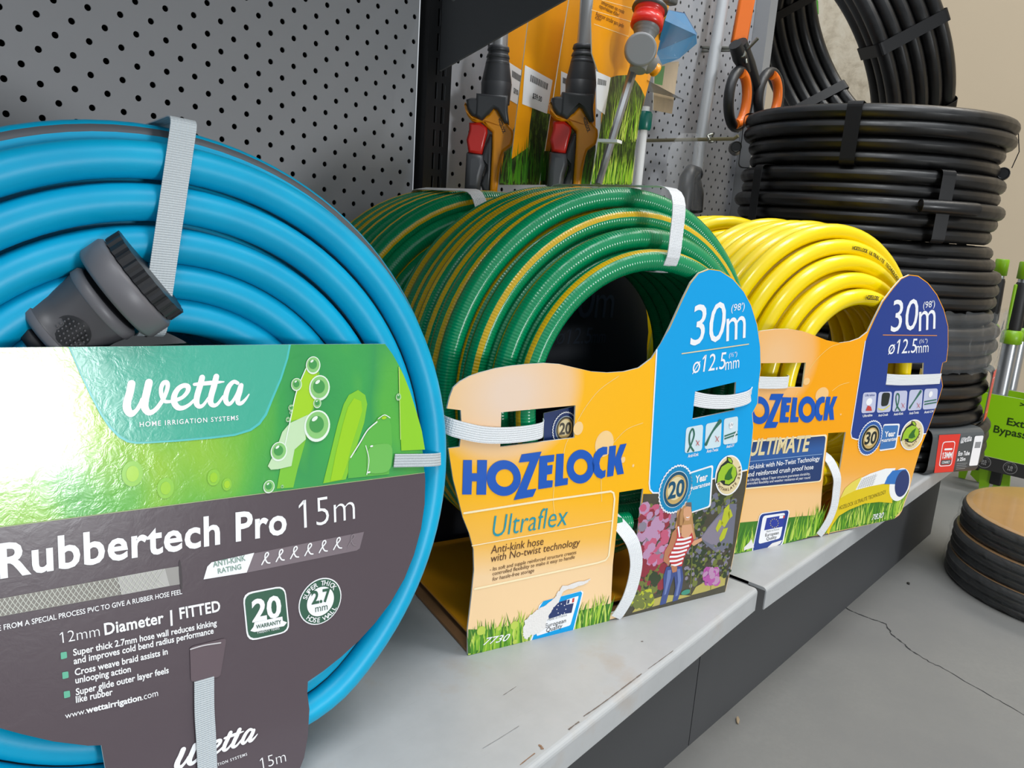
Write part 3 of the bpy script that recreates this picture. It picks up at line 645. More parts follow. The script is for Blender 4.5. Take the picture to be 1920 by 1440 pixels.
# snap connector lying across the hole
cp = Plane(WC, WH, WV); A = cp.front(72, 648, -.009); B_ = cp.front(294, 504, .011); ax = (B_ - A).normalized(); L = (B_ - A).length
CG = mat('charcoal_plastic', '#4a494c', .38); CGL = mat('grey_soft_plastic', '#67666a', .42); CBK = mat('black_plastic', '#202124', .4)
k = L / .057
cn = MB(); cn.lathe(A, ax, [(-.002 * k, .0085), (-.001 * k, .0115), (.003 * k, .0125), (.004 * k, .0115)], CBK, 32); cn.lathe(A, ax, [(.005 * k, .0095), (.0055 * k, .0165), (.007 * k, .0180), (.0095 * k, .0180)], CGL, 40); cn.lathe(A, ax, [(.0095 * k, .0180), (.010 * k, .0172), (.017 * k, .0165), (.024 * k, .0168), (.0285 * k, .0178)], CG, 40); cn.lathe(A, ax, [(.0285 * k, .0178), (.029 * k, .0186), (.0325 * k, .0186), (.0335 * k, .017)], CGL, 40); cn.lathe(A, ax, [(.0335 * k, .016), (.0345 * k, .0125), (.037 * k, .0125)], CBK, 32)
co = cn.build('hose_connector', pk, 'charcoal snap connector')
pc = A + ax * .0165 * k; pn = (WN - ax * WN.dot(ax)).normalized(); py_ = ax.cross(pn)
cn = MB(); cn.add([pc + pn * .0172 + ax * (.0068 * cos(a)) + py_ * (.0078 * sin(a)) - pn * .0026 * sin(a) ** 2 for a in [2 * pi * i / 24 for i in range(24)]] + [pc + pn * .0178], [(i, (i + 1) % 24, 24) for i in range(24)], CBK, smooth=True)
for i in range(-3, 4):
    for j in range(-3, 4):
        a, b = i * .0018 + (j % 2) * .0009, j * .0019
        if (a / .0062) ** 2 + (b / .007) ** 2 < .9: cn.ball(pc + ax * a + py_ * b + pn * (.0176 - 14 * b * b), .00055, CG, 4)
cn.build('grip_pad', co)
cn = MB(); cn.lathe(A, ax, [(.036 * k, .016), (.0365 * k, .0225), (.038 * k, .0238), (.046 * k, .0238), (.0475 * k, .0225), (.048 * k, .018)], CGL, 40); cn.build('collar', co)
cn = MB(); cn.lathe(A, ax, [(.0482 * k, .018), (.0482 * k, .0222), (.0545 * k, .0222), (.0545 * k, .012)], CBK, 96, 24, .045, False); cn.build('ring_nut', co)
hp = [A - ax * .001, A - ax * .012 - WV * .001, A - ax * .028 - WV * .008 + WA * .006, A - ax * .04 - WV * .022 + WA * .012]
cn = MB(); cn.tube(cat_rom(hp, 5), .0086, BHOSE, 16); cn.build('hose_tail', pk)
# ------------------------------------------------------------------ green and yellow hose packs in printed cardboard
def striped_hose(name, base, stripe, wd, rib, rough=.2):
    m, t = newmat(name, rough, .5, .15); x, y, _ = t.uv(); fr = t.math('FRACT', x)
    if wd:
        a = t.math('LESS_THAN', t.math('ABSOLUTE', t.math('SUBTRACT', fr, .5)), wd / 2)
        t.link(t.mix(a, t.mix(t.noise(t.obj(), 30, 3), lin(base), tuple(v * 1.12 for v in lin(base)[:3]) + (1,)), lin(stripe)), t.b.inputs['Base Color'])
    else: t.b.inputs['Base Color'].default_value = lin(base)
    if rib: t.bump(t.math('SINE', t.math('MULTIPLY', y, 2 * pi / .0023)), rib, .00022)
    else: t.bump(t.noise(t.obj(), 700, 2), .05, .0003)
    return m
GHOSE = striped_hose('green_hose_pvc', '#008452', '#cfa914', .085, .38)
YHOSE = striped_hose('yellow_hose_pvc', '#f0d200', '#f0d200', 0, 0, .24)

def hoz_card(name, pale, mid, strong, low):
    m, t = newmat(name, .36, .35, .06); x, y, _ = t.uv()
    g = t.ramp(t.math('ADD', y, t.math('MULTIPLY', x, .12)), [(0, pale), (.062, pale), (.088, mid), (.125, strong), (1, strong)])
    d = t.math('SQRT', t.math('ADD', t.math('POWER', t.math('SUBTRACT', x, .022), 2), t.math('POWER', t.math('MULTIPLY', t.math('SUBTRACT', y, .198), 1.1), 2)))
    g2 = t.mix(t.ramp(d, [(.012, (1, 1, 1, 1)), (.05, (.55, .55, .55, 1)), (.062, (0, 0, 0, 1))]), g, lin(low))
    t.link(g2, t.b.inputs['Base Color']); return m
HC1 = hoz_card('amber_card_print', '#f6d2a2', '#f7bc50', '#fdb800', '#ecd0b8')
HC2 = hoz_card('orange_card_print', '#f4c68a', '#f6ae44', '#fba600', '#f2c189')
CYAN = mat('cyan_ink', '#009fe0', .36, spec=.3); NAVY = mat('navy_ink', '#1a3a8a', .3, coat=.1); NAVYD = mat('dark_navy_ink', '#1f3468', .3)
HBLUE = mat('royal_blue_ink', '#0a56b8', .3); CREAM = mat('cream_ink', '#fbe9bd', .35); CREAM2 = mat('soft_cream_ink', '#f5cf74', .35); BRN = mat('brown_ink', '#5b3a1d', .4)
CYT = mat('teal_blue_ink', '#1f97a8', .3); GOLD = mat('gold_ink', '#c8a868', .35); GOLDL = mat('pale_gold_ink', '#e4d2a2', .35); BLK = mat('black_ink', '#1c2422', .4); REDI = mat('red_ink', '#c8403c', .4)
ICO = mat('icon_pale_ink', '#cfe3ea', .3); DKG = mat('icon_green_ink', '#2f6a58', .3); PALEB = mat('badge_teal_ink', '#0f86b8', .3); ORNG = mat('orange_line_ink', '#d98b4a', .3)
GR = [mat('grass_a', '#4f8f1e', .35), mat('grass_b', '#7fb52a', .35), mat('grass_c', '#a4c83c', .35), mat('grass_d', '#356f1c', .35), mat('grass_e', '#c3d660', .35)]
GRD = mat('grass_dark_base', '#3f7c20', .35)
TORN = mat('torn_paper', '#e6e2de', .85, bump=.5, bscale=700, bdist=.0006)
HOZ = [[(103, 295), (195, 295), (195, 435), (250, 435), (252, 295), (355, 295), (345, 662), (243, 662), (248, 520), (195, 520), (190, 660), (92, 660)],
       [(722, 235), (932, 205), (775, 612), (878, 598), (840, 682), (637, 720), (808, 310), (692, 322)],
       [(910, 255), (1068, 238), (1062, 310), (993, 322), (993, 355), (1050, 345), (1042, 440), (990, 450), (985, 512), (1052, 510), (1045, 582), (897, 605)],
       [(1090, 232), (1168, 227), (1158, 490), (1212, 485), (1208, 555), (1073, 577)],
       [(1628, 156), (1580, 155), (1530, 180), (1490, 230), (1466, 330), (1478, 420), (1520, 478), (1565, 494), (1606, 470), (1611, 398), (1580, 412), (1553, 385), (1543, 330), (1556, 275), (1585, 240), (1626, 232)],
       [(1648, 150), (1720, 140), (1712, 275), (1765, 132), (1832, 120), (1772, 280), (1803, 440), (1735, 452), (1705, 340), (1690, 462), (1625, 475)]]
el = lambda cx, cy, rx, ry, n=36, rot=0: [(cx + rx * cos(2 * pi * i / n) * cos(rot) - ry * sin(2 * pi * i / n) * sin(rot), cy + rx * cos(2 * pi * i / n) * sin(rot) + ry * sin(2 * pi * i / n) * cos(rot)) for i in range(n)]
def hozelock(sh, z, lay):
    for p in HOZ: sh.poly(z(p), HBLUE, lay)
    sh.poly(z(el(532, 486, 181, 190)), HBLUE, lay, [z(el(541, 486, 95, 94))])
    sh.poly(z(el(1345, 365, 146, 180, rot=.12)), HBLUE, lay, [z(el(1346, 367, 74, 88, rot=.12))])
def badge(sh, c, ex, ey, num, ring, dark):
    """scalloped guarantee seal; ex, ey half axes in sheet coordinates"""
    E = lambda q, n=48, wob=0: [(c[0] + ex[0] * cos(a) * k + ey[0] * sin(a) * k, c[1] + ex[1] * cos(a) * k + ey[1] * sin(a) * k) for a, k in [(2 * pi * i / n, q * (1 + (wob if i % 2 else 0))) for i in range(n)]]
    sh.poly(E(1.06, 72, -.045), WHT, 4); sh.poly(E(.99, 72, -.05), ring, 5); sh.poly(E(.78), ICO, 6); sh.poly(E(.75), dark, 7); sh.poly(E(.62), GOLD, 8); sh.poly([(c[0] + (a - c[0]) * .8 - .0006, c[1] + (b - c[1]) * .8 + .001) for a, b in E(.62)], GOLDL, 9)
    L = lambda a, b: (c[0] + ex[0] * a + ey[0] * b, c[1] + ex[1] * a + ey[1] * b)
    sh.text(num, L(-.5, -.32), L(.5, -.32), L(-.5, .36), dark, 10, bold=.03)
def leafmark(sh, q, dx=0):
    """olive seal: q maps zoom pixels to sheet coordinates"""
    sh.poly(q(el(833, 318, 112, 172, 40, .18)), WHT, 5); sh.poly(q(el(833, 318, 101, 160, 40, .18)), GOLDL, 6)
    sh.poly(q([(722, 388), (735, 300), (765, 235), (815, 190), (818, 160), (850, 170), (868, 200), (862, 225), (895, 255), (905, 310), (880, 370), (835, 405), (790, 400), (760, 370)]), BLK, 7)
    G1 = mat('leaf_lime_ink', '#9cc32c', .3); G2 = mat('leaf_dark_ink', '#2f6a24', .3)
    sh.poly(q([(732, 380), (745, 300), (772, 245), (825, 212), (868, 225), (892, 260), (896, 310), (872, 362), (832, 394), (798, 388), (800, 360), (770, 360)]), G1, 8)
    sh.poly(q([(822, 168), (848, 178), (862, 205), (852, 215), (830, 196)]), G1, 8)
    sh.poly(q([(865, 240), (850, 300), (862, 340), (830, 358), (795, 352), (800, 320), (830, 270)]), G2, 9)
    c_, e_ = q([(833, 318), (833, 200)]); r_ = hypot(e_[0] - c_[0], e_[1] - c_[1])
    sh.arctext('PHTHALATE', c_, r_ * .98, radians(205), radians(325), r_ * .2, BRN, 8, .01, True); sh.arctext('FREE', c_, r_ * .98, radians(35), radians(-25), r_ * .2, BRN, 8, .01)
def pack_plane(o, e):
    h = Vector((e[0] - o[0], e[1] - o[1], 0)).normalized(); return Plane((o[0], o[1], ZS + .0006), h, (0, 0, 1))
def crossmark(sh, z, x, y, s): sh.stroke(z([(x - s, y - s * 1.6), (x + s * .8, y + s * 1.5)]), .0005, REDI, 7, 1, False); sh.stroke(z([(x + s, y - s * 1.4), (x - s, y + s * 1.6)]), .0005, REDI, 7, 1, False)

def hose_and_tray(pk, pl, HM, uc, vc, r0, nl, rad, d0, dstep, axial, tray, cm, seed, twist, nseg=16, npl=84, lay=.0147):
    ax = -pl.n; c = pl.w(uc, vc); loops = []
    for k in range(nl):
        r = r0 + rad + lay * k; d_ = d0 + dstep * k; row = [(r, d_ + 2 * rad * 1.02 * j) for j in range(axial)]
        loops += row if k % 2 == 0 else row[::-1]
    mb = MB(); coil(mb, c, ax, -pl.v, loops, rad, HM, npl, nseg, .0011, seed, twist, blend=.09); mb.build('hose', pk)
    if tray:
        mb = MB(); R = Matrix((pl.h, -pl.n, pl.v)).transposed()
        mb.box(pl.w(.13, .0012, -tray / 2 - .0018), (.2585, tray, .0022), BROWN, rot=R); mb.box(pl.w(.133, .0092, -tray / 2 - .006), (.252, tray - .012, .002), cm, rot=R); mb.box(pl.w(.133, .0078, -tray / 2 - .006), (.252, tray - .012, .0008), BROWN, rot=R); mb.box(pl.w(.14, .0046, -tray / 2 - .008), (.235, tray - .03, .0056), BROWN, rot=R); mb.build('tray', pk)
    return c, ax

# ---- green pack
G0, G1_ = (.153, -.352), (.401, -.431)
pl = pack_plane(G0, G1_); P = lambda *q: [pl.px(*p) for p in q]
pk = thing('hose_pack', 'green striped hose coil in an amber printed sleeve with a cyan tab', 'hose', pl.w(.13, 0, -.08), 'coiled garden hose packs')
rn = random.Random(5); TWG = [rn.uniform(-.06, .06) + rn.choice((.5, .36, .42, .62)) for _ in range(60)]
twg = lambda t: TWG[min(int(t), 59)] + (TWG[min(int(t) + 1, 59)] - TWG[min(int(t), 59)]) * max(0, (t % 1 - .88) / .12)
gc, gax = hose_and_tray(pk, pl, GHOSE, .147, .187, .0985, 4, .0083, .0105, .0145, 7, .17, mat('amber_tray', '#e59a12', .5), 4, twg)
d_ = lambda deg: pl.v * cos(radians(deg)) + pl.h * sin(radians(deg))
strap_loop(gc, gax, d_(3), .0965, .161, -.0005, .178, .0125, STRAP, th=.0008, cr=.02, skew=-.05).build('strap', pk, 'white woven strap over the top')
outer = P((877, 1230), (1360, 1110), (1372, 1060), (1382, 1010), (1398, 920), (1409, 845), (1413, 800), (1411, 775), (1421, 757), (1423, 720), (1427, 690), (1426, 650), (1420, 608), (1409, 572), (1395, 546), (1375, 522), (1350, 507), (1330, 504), (1310, 512), (1295, 530), (1280, 560), (1255, 615), (1240, 645), (1222, 672), (1198, 690), (1170, 697), (1140, 699), (1110, 697), (1080, 690), (1050, 683), (1020, 681), (990, 683), (960, 686), (930, 691), (900, 699), (880, 706), (862, 716), (850, 727), (843, 745), (838, 766), (864, 769), (866, 800), (862, 838), (841, 841), (845, 868), (850, 900), (858, 930), (868, 970), (880, 1000), (888, 1030), (889, 1070), (884, 1120), (877, 1180))
hA = P((940, 773), (1079, 760), (1077, 821), (938, 838)); hB = P((1303, 734), (1380, 716), (1377, 769), (1298, 786)); hC = P((1161, 923), (1206, 916), (1194, 1020), (1183, 1098), (1168, 1150), (1144, 1155), (1149, 1058), (1157, 985))
fl = lambda q: [(a, max(b, .0002)) for a, b in q]; outer = fl(outer); hC = [(a, max(b, .006)) for a, b in hC]; OUT1 = outer
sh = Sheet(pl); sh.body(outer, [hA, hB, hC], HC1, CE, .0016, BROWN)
# cyan field and photograph
cy = P((1232, 655), (1255.5, 616), (1280.5, 561), (1295.5, 531), (1310, 513), (1330, 505.5), (1350, 508.5), (1374, 524), (1394, 547), (1408, 573), (1419, 609), (1425, 650), (1426, 690), (1422, 720), (1420, 756), (1410, 775), (1412, 800), (1408, 845), (1402, 881), (1245, 924), (1230, 926), (1221, 923), (1218, 915), (1218, 905))
sh.poly(cy, CYAN, 1, [hB]); sh.stroke(P((1231, 656), (1217, 906), (1218, 917), (1224, 924), (1236, 924), (1400, 881)), .0013, WHT, 2, 1)
PHB = mat('photo_shade_ink', '#4a4638', .35, var=.35, vscale=120)
sh.poly(P((1206, 926), (1222, 926), (1401, 883), (1397, 920), (1381, 1010), (1371, 1060), (1359, 1110.5), (1240, 1145), (1168, 1162), (1185, 1098), (1196, 1020)), PHB, 1)
PZ = zoomed(pl, 1180, 820, 240, 1080); r = random.Random(3)
cols = {k: mat('photo_' + k, v, .35) for k, v in dict(pink='#c25a78', mauve='#b98fb0', crimson='#8e2f3c', dkgreen='#34422a', olive='#6f7838', lime='#b9bf2c', lilac='#9a97b8', slate='#6f7080', lawn='#b5a95a', white='#dcd6dc', jeans='#3f4f86', jeans2='#6b7cb0', skin='#b87a58', skin2='#d8a07a', hair='#b98a58', hair2='#8a5f38', red='#c03a3c', magenta='#b256a0', magenta2='#8c3f88', wet='#88808f', pond='#3f8f78').items()}
def blobs(x0, x1, y0, y1, ns, n, s0, s1, lay):
    for i in range(n):
        c_ = PZ([(r.uniform(x0, x1), r.uniform(y0, y1))])[0]; a = r.uniform(s0, s1) * .00024
        sh.ell(c_, a, a * r.uniform(.6, 1.2), cols[r.choice(ns)], lay + i * .004, 7, r.uniform(0, 3))
blobs(110, 400, 560, 820, ['dkgreen', 'olive', 'slate', 'wet', 'dkgreen'], 90, 5, 16, 1.1); blobs(100, 330, 590, 1060, ['pink', 'mauve', 'crimson', 'pink', 'mauve', 'wet'], 130, 8, 26, 1.5)
blobs(60, 300, 1060, 1300, ['crimson', 'olive', 'dkgreen', 'crimson'], 90, 8, 26, 1.5); blobs(480, 640, 520, 1260, ['dkgreen', 'olive', 'dkgreen', 'wet'], 150, 5, 14, 1.5); blobs(640, 900, 480, 640, ['dkgreen', 'slate', 'olive'], 90, 5, 14, 1.5)
sh.poly(PZ([(600, 850), (660, 760), (760, 640), (850, 560), (905, 560), (880, 800), (870, 900), (740, 980), (640, 900)]), cols['slate'], 2.2); sh.poly(PZ([(600, 850), (700, 720), (820, 600), (800, 760), (740, 930), (650, 880)]), cols['wet'], 2.3)
blobs(560, 850, 900, 1180, ['olive', 'wet', 'dkgreen', 'slate', 'dkgreen', 'olive'], 140, 4, 12, 2.4)
for q in ([(770, 730), (800, 600), (840, 560), (845, 680), (800, 760)], [(725, 770), (760, 690), (790, 720), (740, 800)], [(755, 850), (790, 770), (830, 760), (800, 850), (765, 882)], [(830, 640), (850, 600), (870, 660), (840, 690)]): sh.poly(PZ(q), cols['lime'], 3)
sh.poly(PZ([(520, 1330), (560, 1260), (640, 1215), (815, 1155), (802, 1246), (640, 1300)]), cols['lawn'], 2.5); sh.poly(PZ([(60, 1425), (150, 1380), (300, 1330), (460, 1330), (520, 1335), (250, 1412), (20, 1478)]), cols['lawn'], 2.5)
blobs(10, 190, 1300, 1420, ['olive', 'lime', 'olive', 'dkgreen'], 80, 6, 18, 2.7)
sh.ell(PZ([(475, 1305)])[0], .0055, .0024, cols['pond'], 3)
blobs(635, 740, 1120, 1230, ['magenta', 'magenta2', 'magenta', 'mauve'], 60, 8, 20, 3); sh.stroke(PZ([(690, 1225), (682, 1280)]), .0008, cols['olive'], 3, 1); sh.stroke(PZ([(530, 900), (522, 1100), (510, 1320)]), .0009, cols['olive'], 3)
# the printed gardener
sh.poly(PZ([(310, 1090), (440, 1085), (452, 1180), (440, 1270), (405, 1370), (360, 1385), (385, 1270), (375, 1165), (345, 1250), (305, 1400), (252, 1415), (285, 1280), (283, 1170)]), cols['jeans'], 4); sh.poly(PZ([(400, 1110), (425, 1105), (432, 1200), (405, 1330), (385, 1340), (408, 1220)]), cols['jeans2'], 4.1); sh.poly(PZ([(320, 1120), (350, 1115), (345, 1180), (305, 1320), (290, 1330), (310, 1210)]), cols['jeans2'], 4.1)
sh.poly(PZ([(400, 600), (440, 550), (520, 545), (525, 640), (545, 790), (560, 850), (510, 880), (380, 760), (395, 690)]), cols['hair'], 4); sh.poly(PZ([(430, 590), (460, 700), (440, 760), (400, 750), (395, 690)]), cols['hair2'], 4.1)
sh.poly(PZ([(395, 760), (360, 800), (330, 900), (295, 960), (283, 1040), (330, 1080), (355, 1000), (400, 900)]), cols['skin'], 4.2)
sh.poly(PZ([(440, 740), (520, 730), (535, 800), (540, 870), (605, 845), (610, 870), (540, 915), (500, 880), (430, 870)]), cols['skin2'], 4.2)
sh.poly(PZ([(455, 600), (480, 580), (515, 585), (522, 640), (500, 700), (470, 700), (452, 650)]), cols['skin2'], 4.4); sh.stroke(PZ([(478, 672), (490, 676), (500, 670)]), .0007, WHT, 4.6, 1); sh.poly(PZ([(440, 600), (450, 660), (445, 740), (420, 740), (425, 640)]), cols['hair'], 4.5)
top = [(400, 745), (418, 745), (430, 830), (480, 860), (525, 800), (540, 870), (500, 930), (460, 1010), (440, 1085), (350, 1085), (325, 1000), (365, 930), (395, 850)]
sh.poly(PZ(top), cols['red'], 4.6)
for k in range(7):
    y_ = 850 + k * 36; x0_ = [398, 385, 368, 350, 335, 335, 345][k]; x1_ = [520, 515, 500, 482, 465, 452, 440][k]; sh.stroke(PZ([(x0_, y_ + 12), ((x0_ + x1_) / 2, y_ + 8), (x1_, y_ - 12)]), .0019, WHT, 4.8, 3, False)
sh.stroke(PZ([(408, 750), (415, 800), (420, 840)]), .0016, WHT, 4.8, 2, False); sh.poly(PZ([(345, 1075), (400, 1090), (395, 1130), (360, 1140)]), cols['skin'], 5)
# lettering
T = lambda st, a, b, c_, m=WHT, lay=3, **k: sh.text(st, pl.px(*a), pl.px(*b), pl.px(*c_), m, lay, **k)
SLIM = .0
T('30', (1293, 648), (1356, 638), (1300, 573), lay=3, bold=.0, shear=.03); T('m', (1361, 640), (1397, 633), (1362, 576), lay=3)
T("(98')", (1370, 584), (1395, 580), (1371.5, 571)); sh.stroke(P((1278, 663), (1403, 645)), .0009, GOLDL, 3, 1)
T('ø12.5', (1297, 700), (1358, 691), (1301, 668)); T('mm', (1359, 694), (1385, 689), (1360, 671)); T('(½")', (1366, 670), (1381, 667), (1367, 662))
IZ = zoomed(pl, 1220, 500, 210, 840)
for q in ([(252, 1400), (382, 1378), (392, 1182), (264, 1206)], [(402, 1370), (522, 1350), (530, 1155), (412, 1178)], [(541, 1335), (648, 1320), (653, 1120), (548, 1140)]): sh.rrect(IZ(q), ICO, 3, .16)
sh.stroke(IZ([(275, 1385), (300, 1330), (322, 1260), (310, 1215), (288, 1260), (290, 1330), (318, 1380)]), .0016, DKG, 5); crossmark(sh, IZ, 348, 1320, 13)
sh.stroke(IZ([(412, 1330), (440, 1270), (470, 1220), (515, 1160)]), [.003, .002, .0022, .004], DKG, 5); crossmark(sh, IZ, 494, 1290, 14)
sh.ell(IZ([(600, 1188)])[0], .0024, .0028, WHT, 5); T('UV', (1366, 799), (1374, 798), (1366.3, 794), mat('grey_ink', '#8c9498'), 6)
for k in (0, 1): sh.stroke(IZ([(549, 1290 - k * 20), (648, 1255 - k * 20)]), .0013, DKG, 5, 1, False)
sh.stroke(IZ([(615, 1290), (630, 1250), (640, 1235)]), .0012, WHT, 6, 1)
T('Anti-Kink', (1289, 858), (1309, 854), (1289.5, 852), bold=.02); T('Anti-Twist', (1324, 849), (1346, 845), (1324.5, 843), bold=.02); T('Anti-UV', (1361, 840), (1376, 837), (1361.5, 834.5), bold=.02)
yq = P((1283, 966), (1332, 950), (1337, 871), (1290, 886)); sh.rrect([(a, b) for a, b in yq], WHT, 3, .1); yq = P((1284, 963), (1329, 948), (1334, 875), (1290, 889)); sh.rrect(yq, mat('badge_panel_ink', '#12a0d2', .3), 4, .1)
T('Year', (1302, 905), (1325, 899), (1303, 892), bold=.03, lay=6); T('guarantee', (1293, 919), (1330, 909), (1293.5, 911), bold=.02, lay=6)
c_, ex_, ey_ = P((1266, 917), (1296, 910), (1270, 873)); badge(sh, c_, (ex_[0] - c_[0], ex_[1] - c_[1]), (ey_[0] - c_[0], ey_[1] - c_[1]), '20', PALEB, mat('badge_navy_ink', '#16506e', .3))
leafmark(sh, zoomed(pl, 1180, 820, 240, 1080))
# fine cream curves and bubbles behind the lettering
for q in ([(1082, 790), (1100, 760), (1125, 730), (1160, 705)], [(1150, 830), (1175, 805), (1205, 793)], [(1057, 850), (1060, 835), (1066, 822)], [(1040, 965), (1037, 935), (1040, 900)], [(1128, 940), (1127, 910), (1127, 890)]): sh.stroke(P(*q), .0006, CREAM2, 1)
for x_, y_, r_ in ((1084, 803, 9), (1133, 832, 17), (1168, 862, 4), (1187, 873, 2)):
    c_ = pl.px(x_, y_); a = abs(pl.px(x_ + r_, y_)[0] - c_[0]); sh.ell(c_, a, a * 1.2, mat('bubble_ink', '#f7cf8e', .35), 1.4)
ZH = zoomed(pl, 850, 810, 340); hozelock(sh, ZH, 3)
sh.stroke(P((870, 962), (1010, 940), (1145, 921), (1150, 924), (1152, 935), (1146, 1000), (1141, 1042), (1135, 1050), (1120, 1055), (890, 1104)), .0016, CREAM, 2, 1); sh.stroke(P((885, 1023), (1148, 976)), .0008, CREAM, 2, 1)
T('Ultraflex', (923, 1007), (1063, 984), (925, 967), CYT, 3, bold=-.008, shear=.12); T('Anti-kink hose', (920, 1038), (1018, 1021), (922, 1023), BRN); T('with No-twist technology', (919, 1054), (1086, 1022), (921, 1040), BRN)
T('- Its soft and supple reinforced structure creates', (918, 1071), (1080, 1038), (918.5, 1064), BRN, shear=.1); T('controlled flexibility to make it easy to handle', (923, 1079), (1077, 1047), (923.5, 1072), BRN, shear=.1); T('for hassle-free storage', (923, 1089), (1001, 1072), (923.5, 1082), BRN, shear=.1)
# printed grass, torn quality mark, number
sh.poly(P((877, 1229), (1085, 1189.5), (1139, 1172), (1150, 1130), (1110, 1140), (1085, 1145), (1050, 1150), (1000, 1160), (960, 1172), (920, 1180), (878, 1180)), GRD, 1.0)
gb = P((879, 1228), (920, 1221), (980, 1211), (1040, 1199), (1085, 1188), (1140, 1170)); hs = [pl.px(880, 1172)[1] - gb[0][1], .026, .028, .026, .028, .03]
sh.grass(gb, hs, 330, GR, 1.2, 11)
for x_, y_, r_ in ((902, 1182, 8), (964, 1172, 7), (965, 1203, 4), (935, 1178, 4)):
    c_ = pl.px(x_, y_); a = abs(pl.px(x_ + r_, y_)[0] - c_[0]); sh.ell(c_, a, a, mat('bokeh_grass', '#bccf52', .35), 2.8)
T('7730', (905, 1209), (953, 1200), (909, 1196), WHT, 4, bold=.01, shear=.3)
EZ = zoomed(pl, 860, 1060, 320)
sh.poly(EZ([(785, 890), (830, 760), (900, 450), (950, 400), (1380, 280), (1400, 300), (1290, 740)]), WHT, 3.2); sh.poly(EZ([(805, 885), (845, 770), (905, 470), (950, 400), (1370, 290), (1385, 310), (1280, 738)]), CYAN, 3.4); sh.poly(EZ([(870, 770), (940, 470), (1345, 340), (1340, 370), (1255, 660), (1240, 675), (880, 790)]), WHT, 3.6)
sh.poly(EZ([(1010, 600), (1000, 560), (1040, 470), (1090, 420), (1240, 375), (1290, 420), (1265, 530), (1200, 540)]), NAVYD, 4); sh.poly(EZ([(1215, 380), (1300, 360), (1288, 420), (1205, 440)]), WHT, 4.2); sh.poly(EZ([(1275, 370), (1300, 362), (1292, 410), (1268, 416)]), REDI, 4.4); sh.poly(EZ([(1220, 385), (1245, 380), (1238, 425), (1212, 432)]), NAVYD, 4.4)
for k in range(8): sh.ell(EZ([(1150 + 50 * cos(k * .785), 490 + 60 * sin(k * .785))])[0], .0005, .0005, WHT, 4.6, 6)
T('Made in France', (1026, 1164), (1062, 1154), (1026.5, 1159), mat('grey_ink', '#8c9498'), 5); T('European', (1021, 1177), (1060, 1166), (1022, 1169), BLK, 5); T('Quality', (1023, 1185), (1053, 1176), (1024, 1177), BLK, 5)
rg = random.Random(9); jag = lambda pts: [(a + rg.uniform(-9, 9), b + rg.uniform(-9, 9)) for p, q in zip(pts, pts[1:] + pts[:1]) for a, b in [(p[0] + (q[0] - p[0]) * f, p[1] + (q[1] - p[1]) * f) for f in (0, .2, .4, .6, .8)]]
sh.poly(EZ(jag([(720, 740), (740, 620), (840, 520), (930, 470), (1060, 380), (1110, 310), (1160, 230), (1470, 150), (1450, 190), (1170, 290), (1130, 400), (1060, 470), (1010, 560), (960, 720), (880, 760), (800, 790), (770, 830), (715, 790)])), TORN, 5.4)
sh.build('printed_sleeve', pk, 'amber cardboard sleeve front with a cyan tab')
# tab with the seal seen through the left slot, and the straps
p2 = Plane(pl.w(0, 0, -.0065), pl.h, pl.v); s2 = Sheet(p2); s2.body([p2.px(*q) for q in ((1020, 775), (1085, 760), (1083, 826), (1020, 838))], [], NAVYD, CE, .0008)
c_ = p2.px(1058, 803); badge(s2, c_, (.0105, 0), (0, .0125), '20', NAVYD, mat('badge_shade_ink', '#4a4438', .35)); s2.build('inner_tab', pk)
W1 = lambda x_, y_, o: (lambda q: pl.w(q[0], max(q[1], .002), o))(pl.px(x_, y_))
band([Vector(p) for p in cat_rom([W1(842, 797, -.03), W1(836, 798, -.012), W1(842, 800, -.001), W1(862, 805, .0022), W1(900, 813, .0026), W1(940, 815, .0024), W1(985, 812, .0016), W1(1016, 806, .0008), W1(1026, 802, -.006)], 4)], -pl.v, .0118, STRAP).build('strap', pk, 'white strap through the left slot')
band([Vector(p) for p in cat_rom([W1(1296, 745, -.004), W1(1304, 748, .0006), W1(1330, 752, .002), W1(1365, 752, .0024), W1(1398, 745, .0018), W1(1411, 737, -.001), W1(1416, 734, -.01), W1(1420, 732, -.03)], 4)], -pl.v, .0118, STRAP).build('strap', pk, 'white strap through the tab slot')
band([Vector(p) for p in cat_rom([W1(1150, 965, -.012), W1(1164, 985, -.003), W1(1180, 1012, .003), W1(1186, 1045, .0045), W1(1182, 1080, .0045), W1(1172, 1115, .004), W1(1160, 1142, .0025), W1(1152, 1158, .0014)], 4)], pl.h, .0125, STRAP).build('strap', pk, 'white strap curling out of the lower slot')

# ---- green coil behind it
pb = Plane(pl.w(0, 0, -.192), pl.h, pl.v)
pk2 = thing('hose_pack', 'darker green hose coil with yellow stripes standing behind the amber sleeve pack, against the panel', 'hose', pb.w(.1, 0, -.06), 'coiled garden hose packs')
TW2 = [rn.uniform(.2, .8) if k % 3 else .5 for k in range(60)]
c2, a2 = hose_and_tray(pk2, pb, GHOSE, .115, .178, .1, 4, .0083, .0, .004, 8, 0, None, 8, lambda t: TW2[min(int(t), 59)], 12, 64)
strap_loop(c2, a2, pb.v * .98 - pb.h * .2, .098, .1628, -.009, .142, .0125, STRAP, th=.0008, cr=.02).build('strap', pk2)

